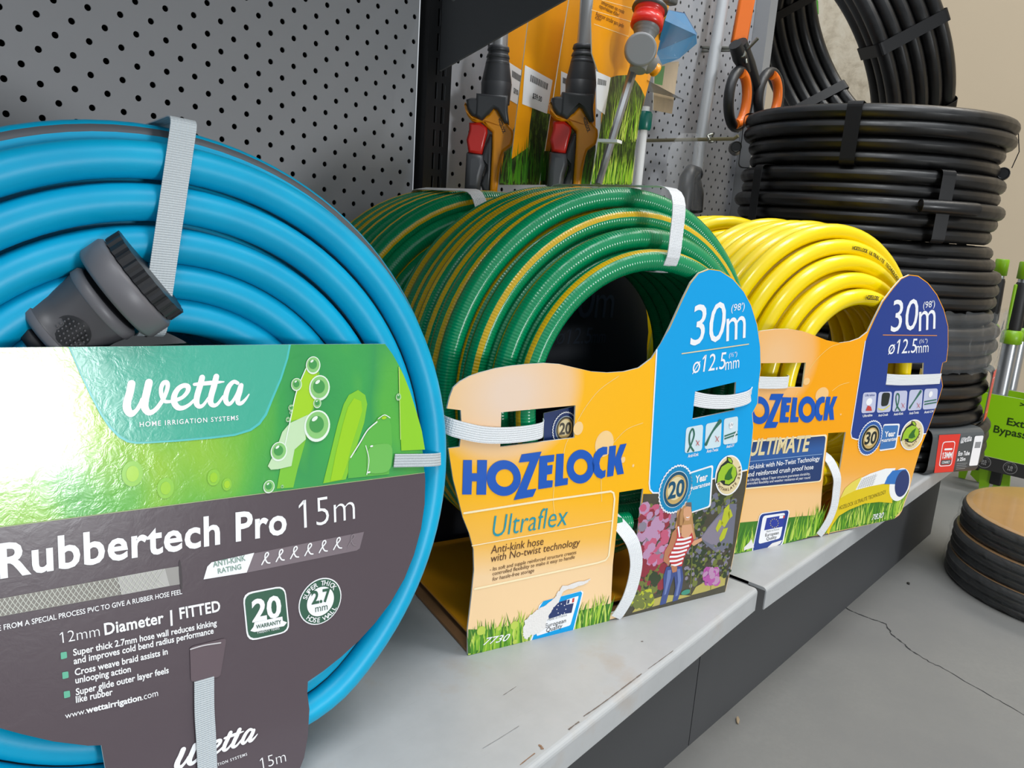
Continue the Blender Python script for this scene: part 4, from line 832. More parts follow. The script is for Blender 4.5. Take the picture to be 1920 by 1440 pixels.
s3_ = Sheet(Plane(pb.w(0, 0, .0105), pb.h, pb.v)); SHADE_B = mat('rear_shade_print', '#0d1626', .5); SHADE_T = mat('rear_shade_lettering', '#26344a', .5); s3_.body([(a * .97 + .034, b) for a, b in OUT1], [], SHADE_B, SHADE_B, .0016, BROWN)  # sleeve colours darkened to paint in the shade inside the front coil
s3_.text('30', (.176, .222), (.218, .222), (.178, .258), SHADE_T, 2); s3_.text('m', (.22, .222), (.243, .222), (.221, .257), SHADE_T, 2); s3_.text('ø12.5', (.176, .196), (.218, .196), (.178, .212), SHADE_T, 2); s3_.text('mm', (.219, .196), (.236, .196), (.22, .21), SHADE_T, 2)
s3_.build('printed_sleeve', pk2, 'printed sleeve in shade-darkened colours')
# ---- yellow pack
Y0, Y1 = (.483, -.397), (.7305, -.4775)
pl = pack_plane(Y0, Y1); P = lambda *q: [pl.px(*p) for p in q]
pk = thing('hose_pack', 'yellow hose coil in an orange printed sleeve with a navy tab', 'hose', pl.w(.13, 0, -.08), 'coiled garden hose packs')
yc, yax = hose_and_tray(pk, pl, YHOSE, .147, .166, .085, 5, .0084, .0105, .011, 6, .16, mat('orange_tray', '#d98a14', .5), 14, None, lay=.0162)
outer = [(.0, 0)] + P((1520, 1006), (1540, 1003), (1600, 990), (1676, 973), (1686, 966), (1691, 958), (1703, 925), (1713, 885), (1728, 835), (1742, 800), (1760, 750), (1768, 724), (1764, 700), (1768, 680), (1775, 678), (1778, 650), (1778, 612), (1770, 580), (1757, 552), (1740, 530), (1722, 517), (1705, 515), (1690, 522), (1674, 540), (1655, 565), (1640, 595), (1627, 622), (1612, 634), (1595, 640), (1575, 643), (1550, 638), (1525, 628), (1505, 621), (1480, 617), (1455, 617), (1425, 621)) + [(-.008, .223), (-.016, .213), (-.019, .195), (-.019, .17), (-.014, .165), (-.015, .14), (-.007, .1), (0, .06)]
hA = P((1424, 681), (1511, 680), (1505, 726), (1412, 726)); hB = P((1665, 681), (1732, 680), (1730, 721), (1661, 722)); hC = P((1553, 812), (1586, 810), (1570, 914), (1562, 960), (1545, 1001), (1535, 1002), (1541, 920))
fl = lambda q: [(a, max(b, .0002)) for a, b in q]; outer = fl(outer); hC = [(a, max(b, .006)) for a, b in hC]
sh = Sheet(pl); sh.body(outer, [hA, hB, hC], HC2, CE, .0016, BROWN)
ny = P((1623, 640), (1629, 623), (1641, 596), (1656, 566), (1675, 541), (1690, 523.5), (1705, 516.5), (1721, 518.5), (1739, 531), (1756, 553), (1769, 581), (1777, 612), (1777, 650), (1774, 677), (1767, 680), (1763, 700), (1767, 724), (1759, 750), (1741, 800), (1736, 812), (1640, 820), (1606, 823), (1598, 820), (1596, 812))
sh.poly(ny, NAVY, 1, [hB]); sh.stroke(P((1622, 640), (1595, 812), (1597, 821), (1606, 824), (1736, 813)), .0013, WHT, 2, 1)
T = lambda st, a, b, c_, m=WHT, lay=3, **k: sh.text(st, pl.px(*a), pl.px(*b), pl.px(*c_), m, lay, **k)
T('30', (1669, 622), (1718, 618), (1674, 563), shear=.03); T('m', (1722, 621), (1753, 616), (1723, 566)); T("(98')", (1730, 578), (1752, 575), (1731, 566)); sh.stroke(P((1655, 628), (1756, 629)), .0009, ORNG, 3, 1)
T('ø12.5', (1664, 664), (1716, 661), (1668, 637)); T('mm', (1717, 662), (1740, 660), (1718, 642)); T('(½")', (1723, 643), (1738, 642), (1724, 636))
for k, (x_, y_) in enumerate([(1614, 775), (1643, 774), (1672, 772), (1701, 770), (1729, 768)]):
    sh.rrect(P((x_, y_), (x_ + 26, y_ - 2), (x_ + 29, y_ - 40), (x_ + 4, y_ - 39)), mat('icon_lilac_ink', '#c3c6de', .3), 3, .16)
    q = lambda pts: P(*[(x_ + a, y_ + b) for a, b in pts])
    if k == 0: sh.poly(q([(8, -5), (12, -15), (18, -13), (20, -5)]), REDI, 5); sh.ell(pl.px(x_ + 15, y_ - 22), .005, .004, WHT, 4); sh.text('Ultralite', pl.px(x_ + 7, y_ - 32), pl.px(x_ + 25, y_ - 33), pl.px(x_ + 7.3, y_ - 36), NAVY, 5)
    if k == 1: sh.rrect(q([(8, -12), (21, -14), (26, -38), (10, -38)]), BLK, 5, .3); sh.stroke(q([(3, -8), (12, -6), (24, -14)]), .0014, mat('lemon_ink', '#e4d860', .3), 6)
    if k == 2: sh.stroke(q([(6, -3), (11, -15), (13, -30), (9, -34), (7, -26), (9, -12), (15, -2)]), .0018, DKG, 5); crossmark(sh, lambda pts: q(pts), 20, -12, 3)
    if k == 3: sh.stroke(q([(4, -6), (12, -18), (24, -36)]), [.003, .002, .004], DKG, 5); crossmark(sh, lambda pts: q(pts), 20, -10, 3)
    if k == 4:
        sh.ell(pl.px(x_ + 15, y_ - 29), .0036, .0036, WHT, 5)
        for j in (0, 1): sh.stroke(q([(3, -10 + 5 * -j), (26, -14 - 5 * j)]), .0015, DKG, 5, 1, False)
    sh.text(['Ultralite', 'Anti-Crush', 'Anti-Kink', 'Anti-Twist', 'Anti-UV'][k], pl.px(x_ + 3, y_ + 7), pl.px(x_ + 21, y_ + 5), pl.px(x_ + 3.3, y_ + 2.5), WHT, 3, bold=.02)
yq = P((1648, 846), (1679, 841), (1687, 794), (1656, 795)); sh.rrect(yq, WHT, 3, .1); yq = P((1648, 843), (1677, 839), (1684, 797), (1656, 798)); sh.rrect(yq, mat('badge_blue_ink', '#3c74b4', .3), 4, .1)
T('Year', (1657, 819), (1677, 817), (1658, 809), bold=.03, lay=6); T('guarantee', (1651, 829), (1680, 825), (1651.5, 822), bold=.02, lay=6)
c_, ex_, ey_ = P((1631, 821), (1652, 819), (1637, 789)); badge(sh, c_, (ex_[0] - c_[0], ex_[1] - c_[1]), (ey_[0] - c_[0], ey_[1] - c_[1]), '30', mat('badge_ring_blue', '#2b5aa4', .3), BLK)
lz = lambda pts: P(*[(1709 + (a - 833) * .19 + (b - 318) * -.012, 815 + (b - 318) * .169 + (a - 833) * .0) for a, b in pts]); leafmark(sh, lz)
for q in ([(1512, 700), (1530, 675), (1555, 652), (1573, 645)], [(1560, 733), (1575, 722), (1592, 717)], [(1490, 745), (1495, 735)]): sh.stroke(P(*q), .0006, CREAM2, 1)
for x_, y_, r_ in ((1512, 715, 6), (1541, 740, 12), (1576, 777, 1.5)):
    c_ = pl.px(x_, y_); a = abs(pl.px(x_ + r_, y_)[0] - c_[0]); sh.ell(c_, a, a * .8, mat('bubble_pale_ink', '#f8c884', .35), 1.4)
# the same word mark, set from three of its corners
gp = Plane((G0[0], G0[1], ZS + .0006), Vector((G1_[0] - G0[0], G1_[1] - G0[1], 0)), (0, 0, 1)); z1 = zoomed(gp, 850, 810, 340)
s3 = z1([(1832, 120), (1803, 440), (637, 720)]); d3 = [pl.px(1370 + a * .22396, 640 + b * .22396) for a, b in ((892, 460), (864, 656), (275, 728))]
M3 = Matrix([(s3[i][0], s3[i][1], 1) for i in range(3)]).inverted() @ Matrix([(d3[i][0], d3[i][1], 1) for i in range(3)])
hozelock(sh, lambda pts: [tuple((M3.transposed() @ Vector((u, v, 1)))[:2]) for u, v in z1(pts)], 3)
uq = P((1370, 920), (1540, 903), (1551, 814), (1395, 827)); sh.rrect(uq, CREAM, 2, .08); uq = P((1370, 917), (1538, 901), (1548, 817), (1395, 830)); NG, t_n = newmat('navy_gradient_print', .3); x, y, _ = t_n.uv()
t_n.link(t_n.ramp(y, [(.085, '#203a6c'), (.1, '#2f5fa2'), (.115, '#213c6e'), (.14, '#1c2f5c')]), t_n.b.inputs['Base Color']); sh.rrect(uq, NG, 3, .08)
T('ULTIMATE', (1402, 854), (1514, 845), (1408, 824), GOLDL, 4, bold=.03); sh.stroke(P((1395, 866), (1541, 851)), .0006, mat('light_blue_ink', '#8fb0d8', .3), 4, 1, False)
T('Anti-kink with No-Twist Technology', (1395, 881), (1536, 863), (1396, 872), lay=4, bold=.012); T('and reinforced crush proof hose', (1399, 894), (1524, 879), (1400, 885), lay=4, bold=.012)
T('- Its Ultralite, robust 5 layer structure guarantees durability,', (1396, 903), (1518, 890), (1396.5, 898), lay=4); T('controlled flexibility and weather resistance all year round', (1398, 909), (1518, 897), (1398.5, 904), lay=4)
gb = [(0, .0)] + P((1440, 1030), (1520, 1006)); sh.poly([gb[0]] + P((1440, 1029), (1520, 1006), (1533, 1003), (1541, 965), (1500, 968), (1440, 975), (1386, 980)), GRD, 1); sh.grass(gb + P((1536, 1002)), [.03, .031, .033, .034], 240, GR, 1.2, 21)
gb = P((1546, 1000), (1600, 989), (1676, 972)); sh.poly(P((1547, 1000), (1600, 989), (1676, 973), (1690, 955), (1704, 918), (1690, 925), (1650, 940), (1600, 945), (1570, 960)), GRD, 1); sh.grass(P((1546, 1001), (1600, 989), (1650, 979), (1676, 972), (1690, 957)), [.012, .03, .032, .03, .022], 240, GR, 1.2, 23)
# the printed cut-away hose
CZ = zoomed(pl, 1370, 780, 370); YP = mat('print_lemon', '#e3c614', .3)
sh.poly(CZ([(930, 1130), (960, 1030), (1010, 860), (1080, 780), (1200, 720), (1340, 680), (1480, 662), (1590, 665), (1560, 740), (1570, 845), (1440, 835), (1300, 850), (1150, 910), (1050, 970), (980, 1070), (950, 1150)]), YP, 4)
sh.poly(CZ([(1060, 800), (1110, 700), (1180, 640), (1270, 590), (1290, 640), (1215, 720), (1130, 760)]), mat('print_lemon_pale', '#ead85a', .3), 4.2)
sh.poly(CZ([(1210, 720), (1270, 600), (1350, 560), (1500, 510), (1600, 505), (1580, 560), (1500, 655), (1340, 685)]), mat('print_white', '#ececf0', .35), 4.4)
for k in range(7): sh.stroke(CZ([(1235 + k * 22, 712 - k * 6), (1275 + k * 22, 610 - k * 9)]), .0003, mat('print_mesh', '#6a6a78', .3), 4.6, 1, False); sh.stroke(CZ([(1225 + k * 10, 700 - k * 15), (1385 + k * 6, 660 - k * 15)]), .0003, mat('print_mesh', '#6a6a78', .3), 4.6, 1, False)
sh.poly(CZ([(1490, 660), (1520, 590), (1570, 530), (1700, 515), (1725, 560), (1600, 662)]), mat('print_blue', '#2f74c0', .3), 4.6)
sh.poly(CZ(el(1640, 665, 95, 165, 36, .28)), mat('print_white', '#ececf0', .35), 4.5); sh.poly(CZ(el(1662, 655, 66, 132, 36, .22)), mat('print_indigo', '#27386e', .3), 5)
T('HOZELOCK ULTRALITE TECHNOLOGY', (1572, 956), (1660, 925), (1572, 949), mat('print_olive', '#6a5a14', .4), 5)
T('7830', (1633, 975), (1655, 970), (1635, 965), WHT, 4, bold=.01, shear=.3)
sh.rrect(P((1408, 1038), (1467, 1022), (1481, 955), (1424, 962)), WHT, 3.2, .12); sh.rrect(P((1410, 1036), (1465, 1021), (1479, 956), (1425, 964)), NAVY, 3.4, .12); sh.rrect(P((1421, 1020), (1462, 1009), (1472, 961), (1430, 967)), WHT, 3.6, .12)
sh.poly(P((1432, 994), (1467, 987), (1472, 965), (1437, 971)), mat('flag_blue_ink', '#2a3c9c', .3), 4); sh.poly(P((1460, 972), (1470, 971), (1471, 966), (1461, 967)), WHT, 4.2); sh.poly(P((1467, 971.5), (1470, 971), (1471, 966), (1468, 966.5)), REDI, 4.4)
for k in range(12): sh.ell(P((1451 + 7.5 * cos(k * .5236), 980.5 + 8 * sin(k * .5236)))[0], .0006, .0006, mat('star_ink', '#e6d850', .3), 4.6, 5)
T('Made in France', (1436, 998), (1460, 993), (1436.4, 994.5), mat('grey_ink', '#8c9498'), 5); T('European', (1434, 1006), (1459, 1001), (1434.5, 1000), BLK, 5); T('Quality', (1436, 1013), (1455, 1009), (1436.5, 1007), BLK, 5)
sh.poly(P(*[(1394 + a, 1030 + b) for a, b in ((0, -4), (10, -14), (14, -20), (18, -8), (19, -4), (4, 0), (0, 2))]), TORN, 4.8); sh.poly(P((1437, 1027), (1447, 1018), (1466, 1012), (1462, 1019), (1450, 1026)), TORN, 4.8)
sh.build('printed_sleeve', pk, 'orange cardboard sleeve front with a navy tab')
W1 = lambda x_, y_, o: (lambda q: pl.w(q[0], max(q[1], .002), o))(pl.px(x_, y_))
band([Vector(p) for p in cat_rom([pl.w(-.0215, pl.px(1408, 716)[1], -.012), pl.w(-.0215, pl.px(1408, 716)[1], -.004), pl.w(-.0195, pl.px(1408, 716)[1], .001), W1(1408, 716, .002), W1(1440, 717, .0022), W1(1466, 717, .0016), W1(1478, 716, .0004), W1(1484, 716, -.006)], 4)], -pl.v, .0118, STRAP).build('strap', pk, 'white strap through the left slot')
band([Vector(p) for p in cat_rom([W1(1657, 711, -.005), W1(1664, 711, .0008), W1(1690, 712, .002), W1(1730, 711, .002), W1(1755, 710, .0015), W1(1765, 710, -.001), W1(1768, 710, -.012), W1(1770, 710, -.03)], 4)], -pl.v, .0118, STRAP).build('strap', pk, 'white strap through the tab slot')
band([Vector(p) for p in cat_rom([W1(1545, 850, -.012), W1(1556, 862, -.002), W1(1563, 890, .0035), W1(1562, 915, .004), W1(1558, 945, .004), W1(1550, 970, .0035), W1(1540, 990, .0025), W1(1533, 1003, .0014)], 4)], pl.h, .0118, STRAP).build('strap', pk, 'white strap curling out of the lower slot')
# hose lettering on the coil
dirn = lambda deg: pl.v * cos(radians(deg)) + pl.h * sin(radians(deg))
def ring_text(st, r, dep, a0, a1, size, parent, nm):
    q = Plane(yc - yax * -dep, pl.h, pl.v); s = Sheet(q); s.arctext(st, (0, 0), r, radians(90 - a0), radians(90 - a1), size, mat('hose_print', '#4a3d14', .4), 0, .02); s.build(nm, parent)
ring_text('HOZELOCK', .0936, .0105 - .0092, -3, 10, .0042, pk, 'hose_lettering'); ring_text('ULTRALITE TECHNOLOGY', .0935, .0105 - .0092, 14, 48, .004, pk, 'hose_lettering')
ring_text('HOZELOCK ULTRALITE TECHNOLOGY', .085 + .0084 + 3 * .0162, .0105 + .033 - .0092, 2, 40, .0036, pk, 'hose_lettering')

# ---- yellow coil behind it
pb = Plane(pl.w(0, 0, -.2), pl.h, pl.v)
pk2 = thing('hose_pack', 'yellow hose coil standing behind the orange sleeve pack, only its top loop showing', 'hose', pb.w(.15, 0, -.03), 'coiled garden hose packs')
c2, a2 = hose_and_tray(pk2, pb, YHOSE, .15, .172, .1, 4, .0083, 0, .004, 3, 0, None, 18, None, 12, 64)
# ------------------------------------------------------------------ stack of black poly pipe coils
PIPE, t = newmat('black_poly_pipe', .36, .5); t.b.inputs['Base Color'].default_value = lin('#0a0a0b'); t.bump(t.noise(t.obj(), 260, 3), .12, .0004)
t.link(t.ramp(t.noise(t.obj(), 60, 3), [(.3, (.3, .3, .3, 1)), (.7, (.46, .46, .46, 1))]), t.b.inputs['Roughness'])
TAPE = mat('black_tape', '#08080a', .45, spec=.3, bump=.1, bscale=300)
FILM, t = newmat('clear_film', .08, .5); t.b.inputs['Transmission Weight'].default_value = 0; t.b.inputs['Base Color'].default_value = lin('#d8dcde'); t.b.inputs['Alpha'].default_value = .07
def pipe_coil(label, cx, cy, z0, rows, R0, rad, layers, seed, offs=None, tapes=(200, 262, 330), gap=None):
    n = len(rows) if isinstance(rows, list) else rows
    pk = thing('pipe_coil', label, 'pipe coil', (cx, cy, z0), 'black poly pipe coils')
    g = gap or 2 * rad * 1.0; ls = []
    for k in range(layers):
        row = [(R0 - rad - k * 2 * rad * .92 + (offs[j] if offs else 0), z0 + rad + g * j) for j in range(n)]
        ls += row if k % 2 == 0 else row[::-1]
    ls = ls[::-1]
    mb = MB(); coil(mb, (cx, cy, 0), (0, 0, 1), (cos(radians(95)), sin(radians(95)), 0), ls, rad, PIPE, 80, 14, rad * .12, seed, None, blend=.1); mb.build('pipe', pk)
    zt = z0 + 2 * rad + g * (n - 1)
    for a in tapes:
        strap_loop((cx, cy, 0), (0, 0, 1), (cos(radians(a)), sin(radians(a)), 0), R0 - layers * 2 * rad * .95 - .001, R0 + .0018 + (max(offs) if offs else 0), z0 - .0004, zt + .0012, .019, TAPE, cr=.008).build('tape', pk)
    return pk, zt
SX, SY = 1.05, -.27
def stub(pk, cx, cy, a, R, z, L, rad):
    """cut end of a pipe lying along the outside of its coil"""
    mb = MB(); pts = [Vector((cx + R * cos(radians(a + k * L / 8)), cy + R * sin(radians(a + k * L / 8)), z)) for k in range(9)]
    mb.tube(pts, rad, PIPE, 16, caps=False); d = (pts[0] - pts[1]).normalized()
    mb.lathe(pts[0], d, [(0, rad), (.0004, rad * .98), (.0004, rad * .78), (-.012, rad * .76)], PIPE, 16); mb.build('pipe_end', pk)
z = ZS + .0005
c1, zt1 = pipe_coil('black pipe coil wrapped with a red and grey size label, lowest of the stack', SX + .03, SY - .03, z, 4, .19, .0078, 3, 41, None, (200, 330))
c2, zt2 = pipe_coil('black pipe coil with a red tag on its right side, second from the stack bottom', SX + .017, SY - .02, zt1 + .002, 4, .188, .0098, 2, 42, [0, -.004, .001, -.002], (190, 350))
c3, zt3 = pipe_coil('black pipe coil in torn clear film, third from the stack bottom', SX + .017, SY - .02, zt2 + .002, 4, .19, .0102, 2, 43, [-.003, .001, 0, -.012], (190, 350))
c4, zt4 = pipe_coil('black pipe coil with two narrower top turns, fourth from the stack bottom', SX + .01, SY - .012, zt3 + .002, 5, .188, .0098, 2, 44, [0, .001, 0, -.011, -.016], (190, 330), .0172)
c5, zt5 = pipe_coil('black pipe coil with a cut end taped to its front, second from the stack top', SX, SY, zt4 + .0012, 5, .187, .0102, 2, 45, [-.008, -.004, .003, -.006, -.002], (150, 230, 330), .0178)
c6, zt6 = pipe_coil('topmost flat-lying black pipe coil of the stack, taped at its front', SX, SY, zt5 + .002, 4, .19, .0103, 4, 46, [-.016, -.012, -.002, -.002], (120, 191, 330), .0193)
stub(c5, SX, SY, 220, .196, zt5 - .046, 24, .0088); stub(c6, SX, SY, 279, .178, zt5 + .009, 20, .0085); stub(c6, SX, SY, 128, .2, zt5 + .03, -20, .0085)
mb = MB(); a = radians(285); mb.tube([(SX + .186 * cos(a), SY + .186 * sin(a), zt6 - .012), (SX + .192 * cos(a), SY + .192 * sin(a), zt6 - .04), (SX + .187 * cos(a), SY + .187 * sin(a), zt5 + .018)], .0007, TAPE, 6); mb.build('tie', c6)
# film round the third coil
mb = MB(); R3 = .195; rnf = random.Random(4); zr = [zt2 + .002 + (zt3 - zt2) * k / 6 for k in range(7)]; A0, A1, NA = 225, 300, 40; vs = []
for zz in zr:
    for k in range(NA + 1): a = radians(A0 + (A1 - A0) * k / NA); q = R3 + rnf.uniform(-.003, .002) + .003 * sin(k * 1.3 + zz * 90); vs.append((SX + .017 + q * cos(a), SY - .02 + q * sin(a), zz + rnf.uniform(-.002, .002)))
mb.add(vs, [(i * (NA + 1) + k, i * (NA + 1) + k + 1, (i + 1) * (NA + 1) + k + 1, (i + 1) * (NA + 1) + k) for i in range(6) for k in range(NA)], FILM, smooth=True)
mb.build('torn_film', c3, 'torn clear film')
# labels
LGY = mat('label_charcoal', '#4c5052', .4); LRD = mat('label_red', '#e0382c', .35); 
def wrap_label(pk, cx, cy, a, R, z0, z1, wd, nm):
    ca, sa = cos(radians(a)), sin(radians(a))
    strap_loop((cx, cy, 0), (0, 0, 1), (ca, sa, 0), R - .055, R, z0, z1, wd, LGY, cr=.014).build(nm, pk, 'charcoal and red printed label')
    return Plane((cx + ca * (R + .0008), cy + sa * (R + .0008), 0), (-sa, ca, 0), (0, 0, 1))
LA = 243
lp = wrap_label(c1, SX + .03, SY - .03, LA, .1935, z - .0003, zt1 + .002, .098, 'size_label'); s = Sheet(lp)
zl0, zl1 = z + .004, zt1 - .003; u0 = -.049
s.poly([(u0 + .014, zl0), (u0 + .05, zl0), (u0 + .05, zl1), (u0 + .010, zl1)], LRD, 1)
s.rrect([(u0 + .02, zl0 + .009), (u0 + .044, zl0 + .009), (u0 + .043, zl1 - .01), (u0 + .019, zl1 - .01)], WHT, 2, .2); s.rrect([(u0 + .0212, zl0 + .0102), (u0 + .0428, zl0 + .0102), (u0 + .0418, zl1 - .0112), (u0 + .0202, zl1 - .0112)], LRD, 3, .2)
s.stroke([(u0 + .0255, zl0 + .034), (u0 + .038, zl0 + .034)], .0028, WHT, 4, 1); s.text('13MM', (u0 + .0225, zl0 + .021), (u0 + .041, zl0 + .021), (u0 + .0225, zl0 + .0295), WHT, 4, bold=.03); s.rrect([(u0 + .0225, zl0 + .0115), (u0 + .0415, zl0 + .0115), (u0 + .0415, zl0 + .0185), (u0 + .0225, zl0 + .0185)], LGY, 4, .2); s.text('CONNECT', (u0 + .0245, zl0 + .0133), (u0 + .0395, zl0 + .0133), (u0 + .0245, zl0 + .0167), WHT, 5, bold=.02)
def wl(pts): return [(u0 + .053 + (x_ - 130) / 1640 * .021, zl1 - .014 + (680 - y_) / 480 * .0095) for x_, y_ in pts]
_sh = sh; sh = s; wetta(wl, 2); sh = _sh
s.text('Eco Tube', (u0 + .053, zl0 + .0235), (u0 + .075, zl0 + .0235), (u0 + .053, zl0 + .0295), WHT, 2, bold=.03); s.text('x 25m', (u0 + .053, zl0 + .0155), (u0 + .069, zl0 + .0155), (u0 + .053, zl0 + .0205), WHT, 2, bold=.03)
for k in range(4): s.stroke([(u0 + .054, zl0 + .0115 - k * .0026), (u0 + .074 - .002 * (k % 2), zl0 + .0115 - k * .0026)], .0007, mat('fine_print_grey', '#9a9c9c', .4), 2, 1, False)
s.rrect([(u0 + .0785, zl0 + .007), (u0 + .0955, zl0 + .007), (u0 + .0955, zl1 - .004), (u0 + .0785, zl1 - .004)], WHT, 2, .15); s.poly([(u0 + .082, zl1 - .022), (u0 + .093, zl1 - .022), (u0 + .093, zl1 - .013), (u0 + .082, zl1 - .013)], mat('barcode_grey', '#8d8f92', .5), 3)
s.build('label_print', c1)
lp = wrap_label(c2, SX + .017, SY - .02, 276, .1925, zt1 + .002, zt2 + .003, .052, 'red_label'); s = Sheet(lp); s.poly([(-.02, zt1 + .006), (.024, zt1 + .006), (.024, zt2 - .001), (-.014, zt2 - .001)], LRD, 1); s.rrect([(-.008, zt1 + .016), (.018, zt1 + .016), (.018, zt2 - .012), (-.008, zt2 - .012)], WHT, 2, .2); s.rrect([(-.007, zt1 + .017), (.017, zt1 + .017), (.017, zt2 - .013), (-.007, zt2 - .013)], LRD, 3, .2); s.build('label_print', c2)

# coil standing on the stack, leaning back
vw = ray(1575, 92).normalized(); vr = (CAM_R - vw * CAM_R.dot(vw)).normalized(); vd = vw.cross(vr); fn = ((vr * -.87 + vd * .493) * .907 - vw * .42).normalized()
HC = CAM_P + ray(1578, 92) * 1.68; Wd = .135; rad = .0135; Ri = .20
pk = thing('pipe_coil', 'black pipe coil hanging on edge behind the top of the pipe stack', 'pipe coil', HC, 'black poly pipe coils')
ls = []
for k in range(3):
    row = [(Ri + rad + k * rad * 1.86, rad + 2 * rad * j) for j in range(5)]; ls += row if k % 2 == 0 else row[::-1]
e1 = fn.cross(Vector((0, 0, 1))).normalized()
mb = MB(); c0 = HC + fn * Wd / 2; coil(mb, c0, -fn, -CAM_D, ls, rad, PIPE, 84, 14, .0016, 47, None, blend=.1); mb.build('pipe', pk)
up_ = (Vector((0, 0, 1)) - fn * fn.z).normalized(); rt_ = up_.cross(fn)
for a in (35, 95, 132, 205, 246, 310):
    q = up_ * cos(radians(a)) + rt_ * sin(radians(a)); strap_loop(c0, -fn, q, Ri - .001, Ri + rad * 5.9, -.0015, .1365, .022, TAPE, cr=.01).build('tape', pk)

tp = HC + up_ * (Ri - .005); mb = MB(); mb.tube([(1.17, -.02, tp.z - .012), (1.17, -.04, tp.z - .01), (1.2, -.05, tp.z - .006), tuple(tp - fn * .09), tuple(tp + fn * .09), tuple(tp + fn * .095 + Vector((0, 0, .02)))], .005, mat('steel_arm', '#8f9088', .3, metal=.8), 12); tag(mb.build('hook_arm'), 'steel hook arm holding up the black pipe coil that hangs on edge', 'hook')

# ------------------------------------------------------------------ drip tube coils in film on the floor
FX, FY = 1.10, -.625
TAN = mat('tan_card_label', '#a67b45', .4, var=.18, vscale=20, coat=.3); DTB = mat('black_drip_tube', '#0d0d0e', .35, bump=.1)
FILMB, t = newmat('wrinkled_film', .1, .5); t.b.inputs['Base Color'].default_value = lin('#c9cccd'); t.b.inputs['Alpha'].default_value = .07; t.bump(t.noise(t.obj(), 55, 3, .6, .8), .9, .006)
zb = ZF + .0005
for k, (lb, R_o) in enumerate((('film-wrapped black tube coil with tan label edge, bottom of the floor stack', .158), ('film-wrapped black tube coil with tan label edge, middle of the floor stack', .156), ('film-wrapped black tube coil with tan face label, topmost of the floor stack', .15))):
    pk = thing('tube_coil', lb, 'tube coil', (FX, FY, zb), 'drip tube coils on the floor')
    ls = []
    for L_ in range(4):
        row = [(R_o - .006 - L_ * .0118, zb + .006 + .0114 * j) for j in range(3)]; ls += row if L_ % 2 == 0 else row[::-1]
    mb = MB(); coil(mb, (FX, FY, 0), (0, 0, 1), (0, 1, 0), ls, .0059, DTB, 72, 10, .001, 60 + k, None); mb.build('tube', pk)
    zt = zb + .0348
    mb = MB(); N = 64; ring = [(FX + q * cos(2 * pi * i / N), FY + q * sin(2 * pi * i / N), zz) for q, zz in ((R_o - .004, zt + .0002), (R_o - .004, zt + .0012), (.03, zt + .0012), (.03, zt + .0002)) for i in range(N)]
    mb.add(ring, [(j * N + i, j * N + (i + 1) % N, ((j + 1) % 4) * N + (i + 1) % N, ((j + 1) % 4) * N + i) for j in range(4) for i in range(N)], TAN); mb.build('face_label', pk, 'tan round card label')
    if k == 2:
        s = Sheet(Plane((FX, FY, zt + .0013), (.85, -.53, 0), (.53, .85, 0))); s.rrect([(-.075, -.115), (.03, -.115), (.03, -.06), (-.06, -.06)], WHT, 1, .05); s.stroke([(-.05, -.072), (.02, -.072)], .004, mat('barcode_grey', '#8d8f92', .5), 2, 1, False); s.stroke([(-.09, .0), (-.0, .01), (.06, .0)], .012, mat('tan_print', '#94754e', .5), 1, 4); s.build('price_sticker', pk, 'white price sticker')
    mb = MB(); vs = []; rf = random.Random(k); NF = 90; prof = [(R_o - .012, zt + .0022), (R_o + .001, zt + .001), (R_o + .0035, zt - .008), (R_o + .002, zb + .02), (R_o + .003, zb + .008), (R_o - .002, zb + .001)]
    for q, zz in prof:
        for i in range(NF): a = 2 * pi * i / NF; qq = q + rf.uniform(-.0018, .0018); vs.append((FX + qq * cos(a), FY + qq * sin(a), zz))
    mb.add(vs, [(j * NF + i, j * NF + (i + 1) % NF, (j + 1) * NF + (i + 1) % NF, (j + 1) * NF + i) for j in range(5) for i in range(NF)], FILMB, smooth=True); mb.build('film', pk, 'wrinkled clear film')
    zb = zt + .0016

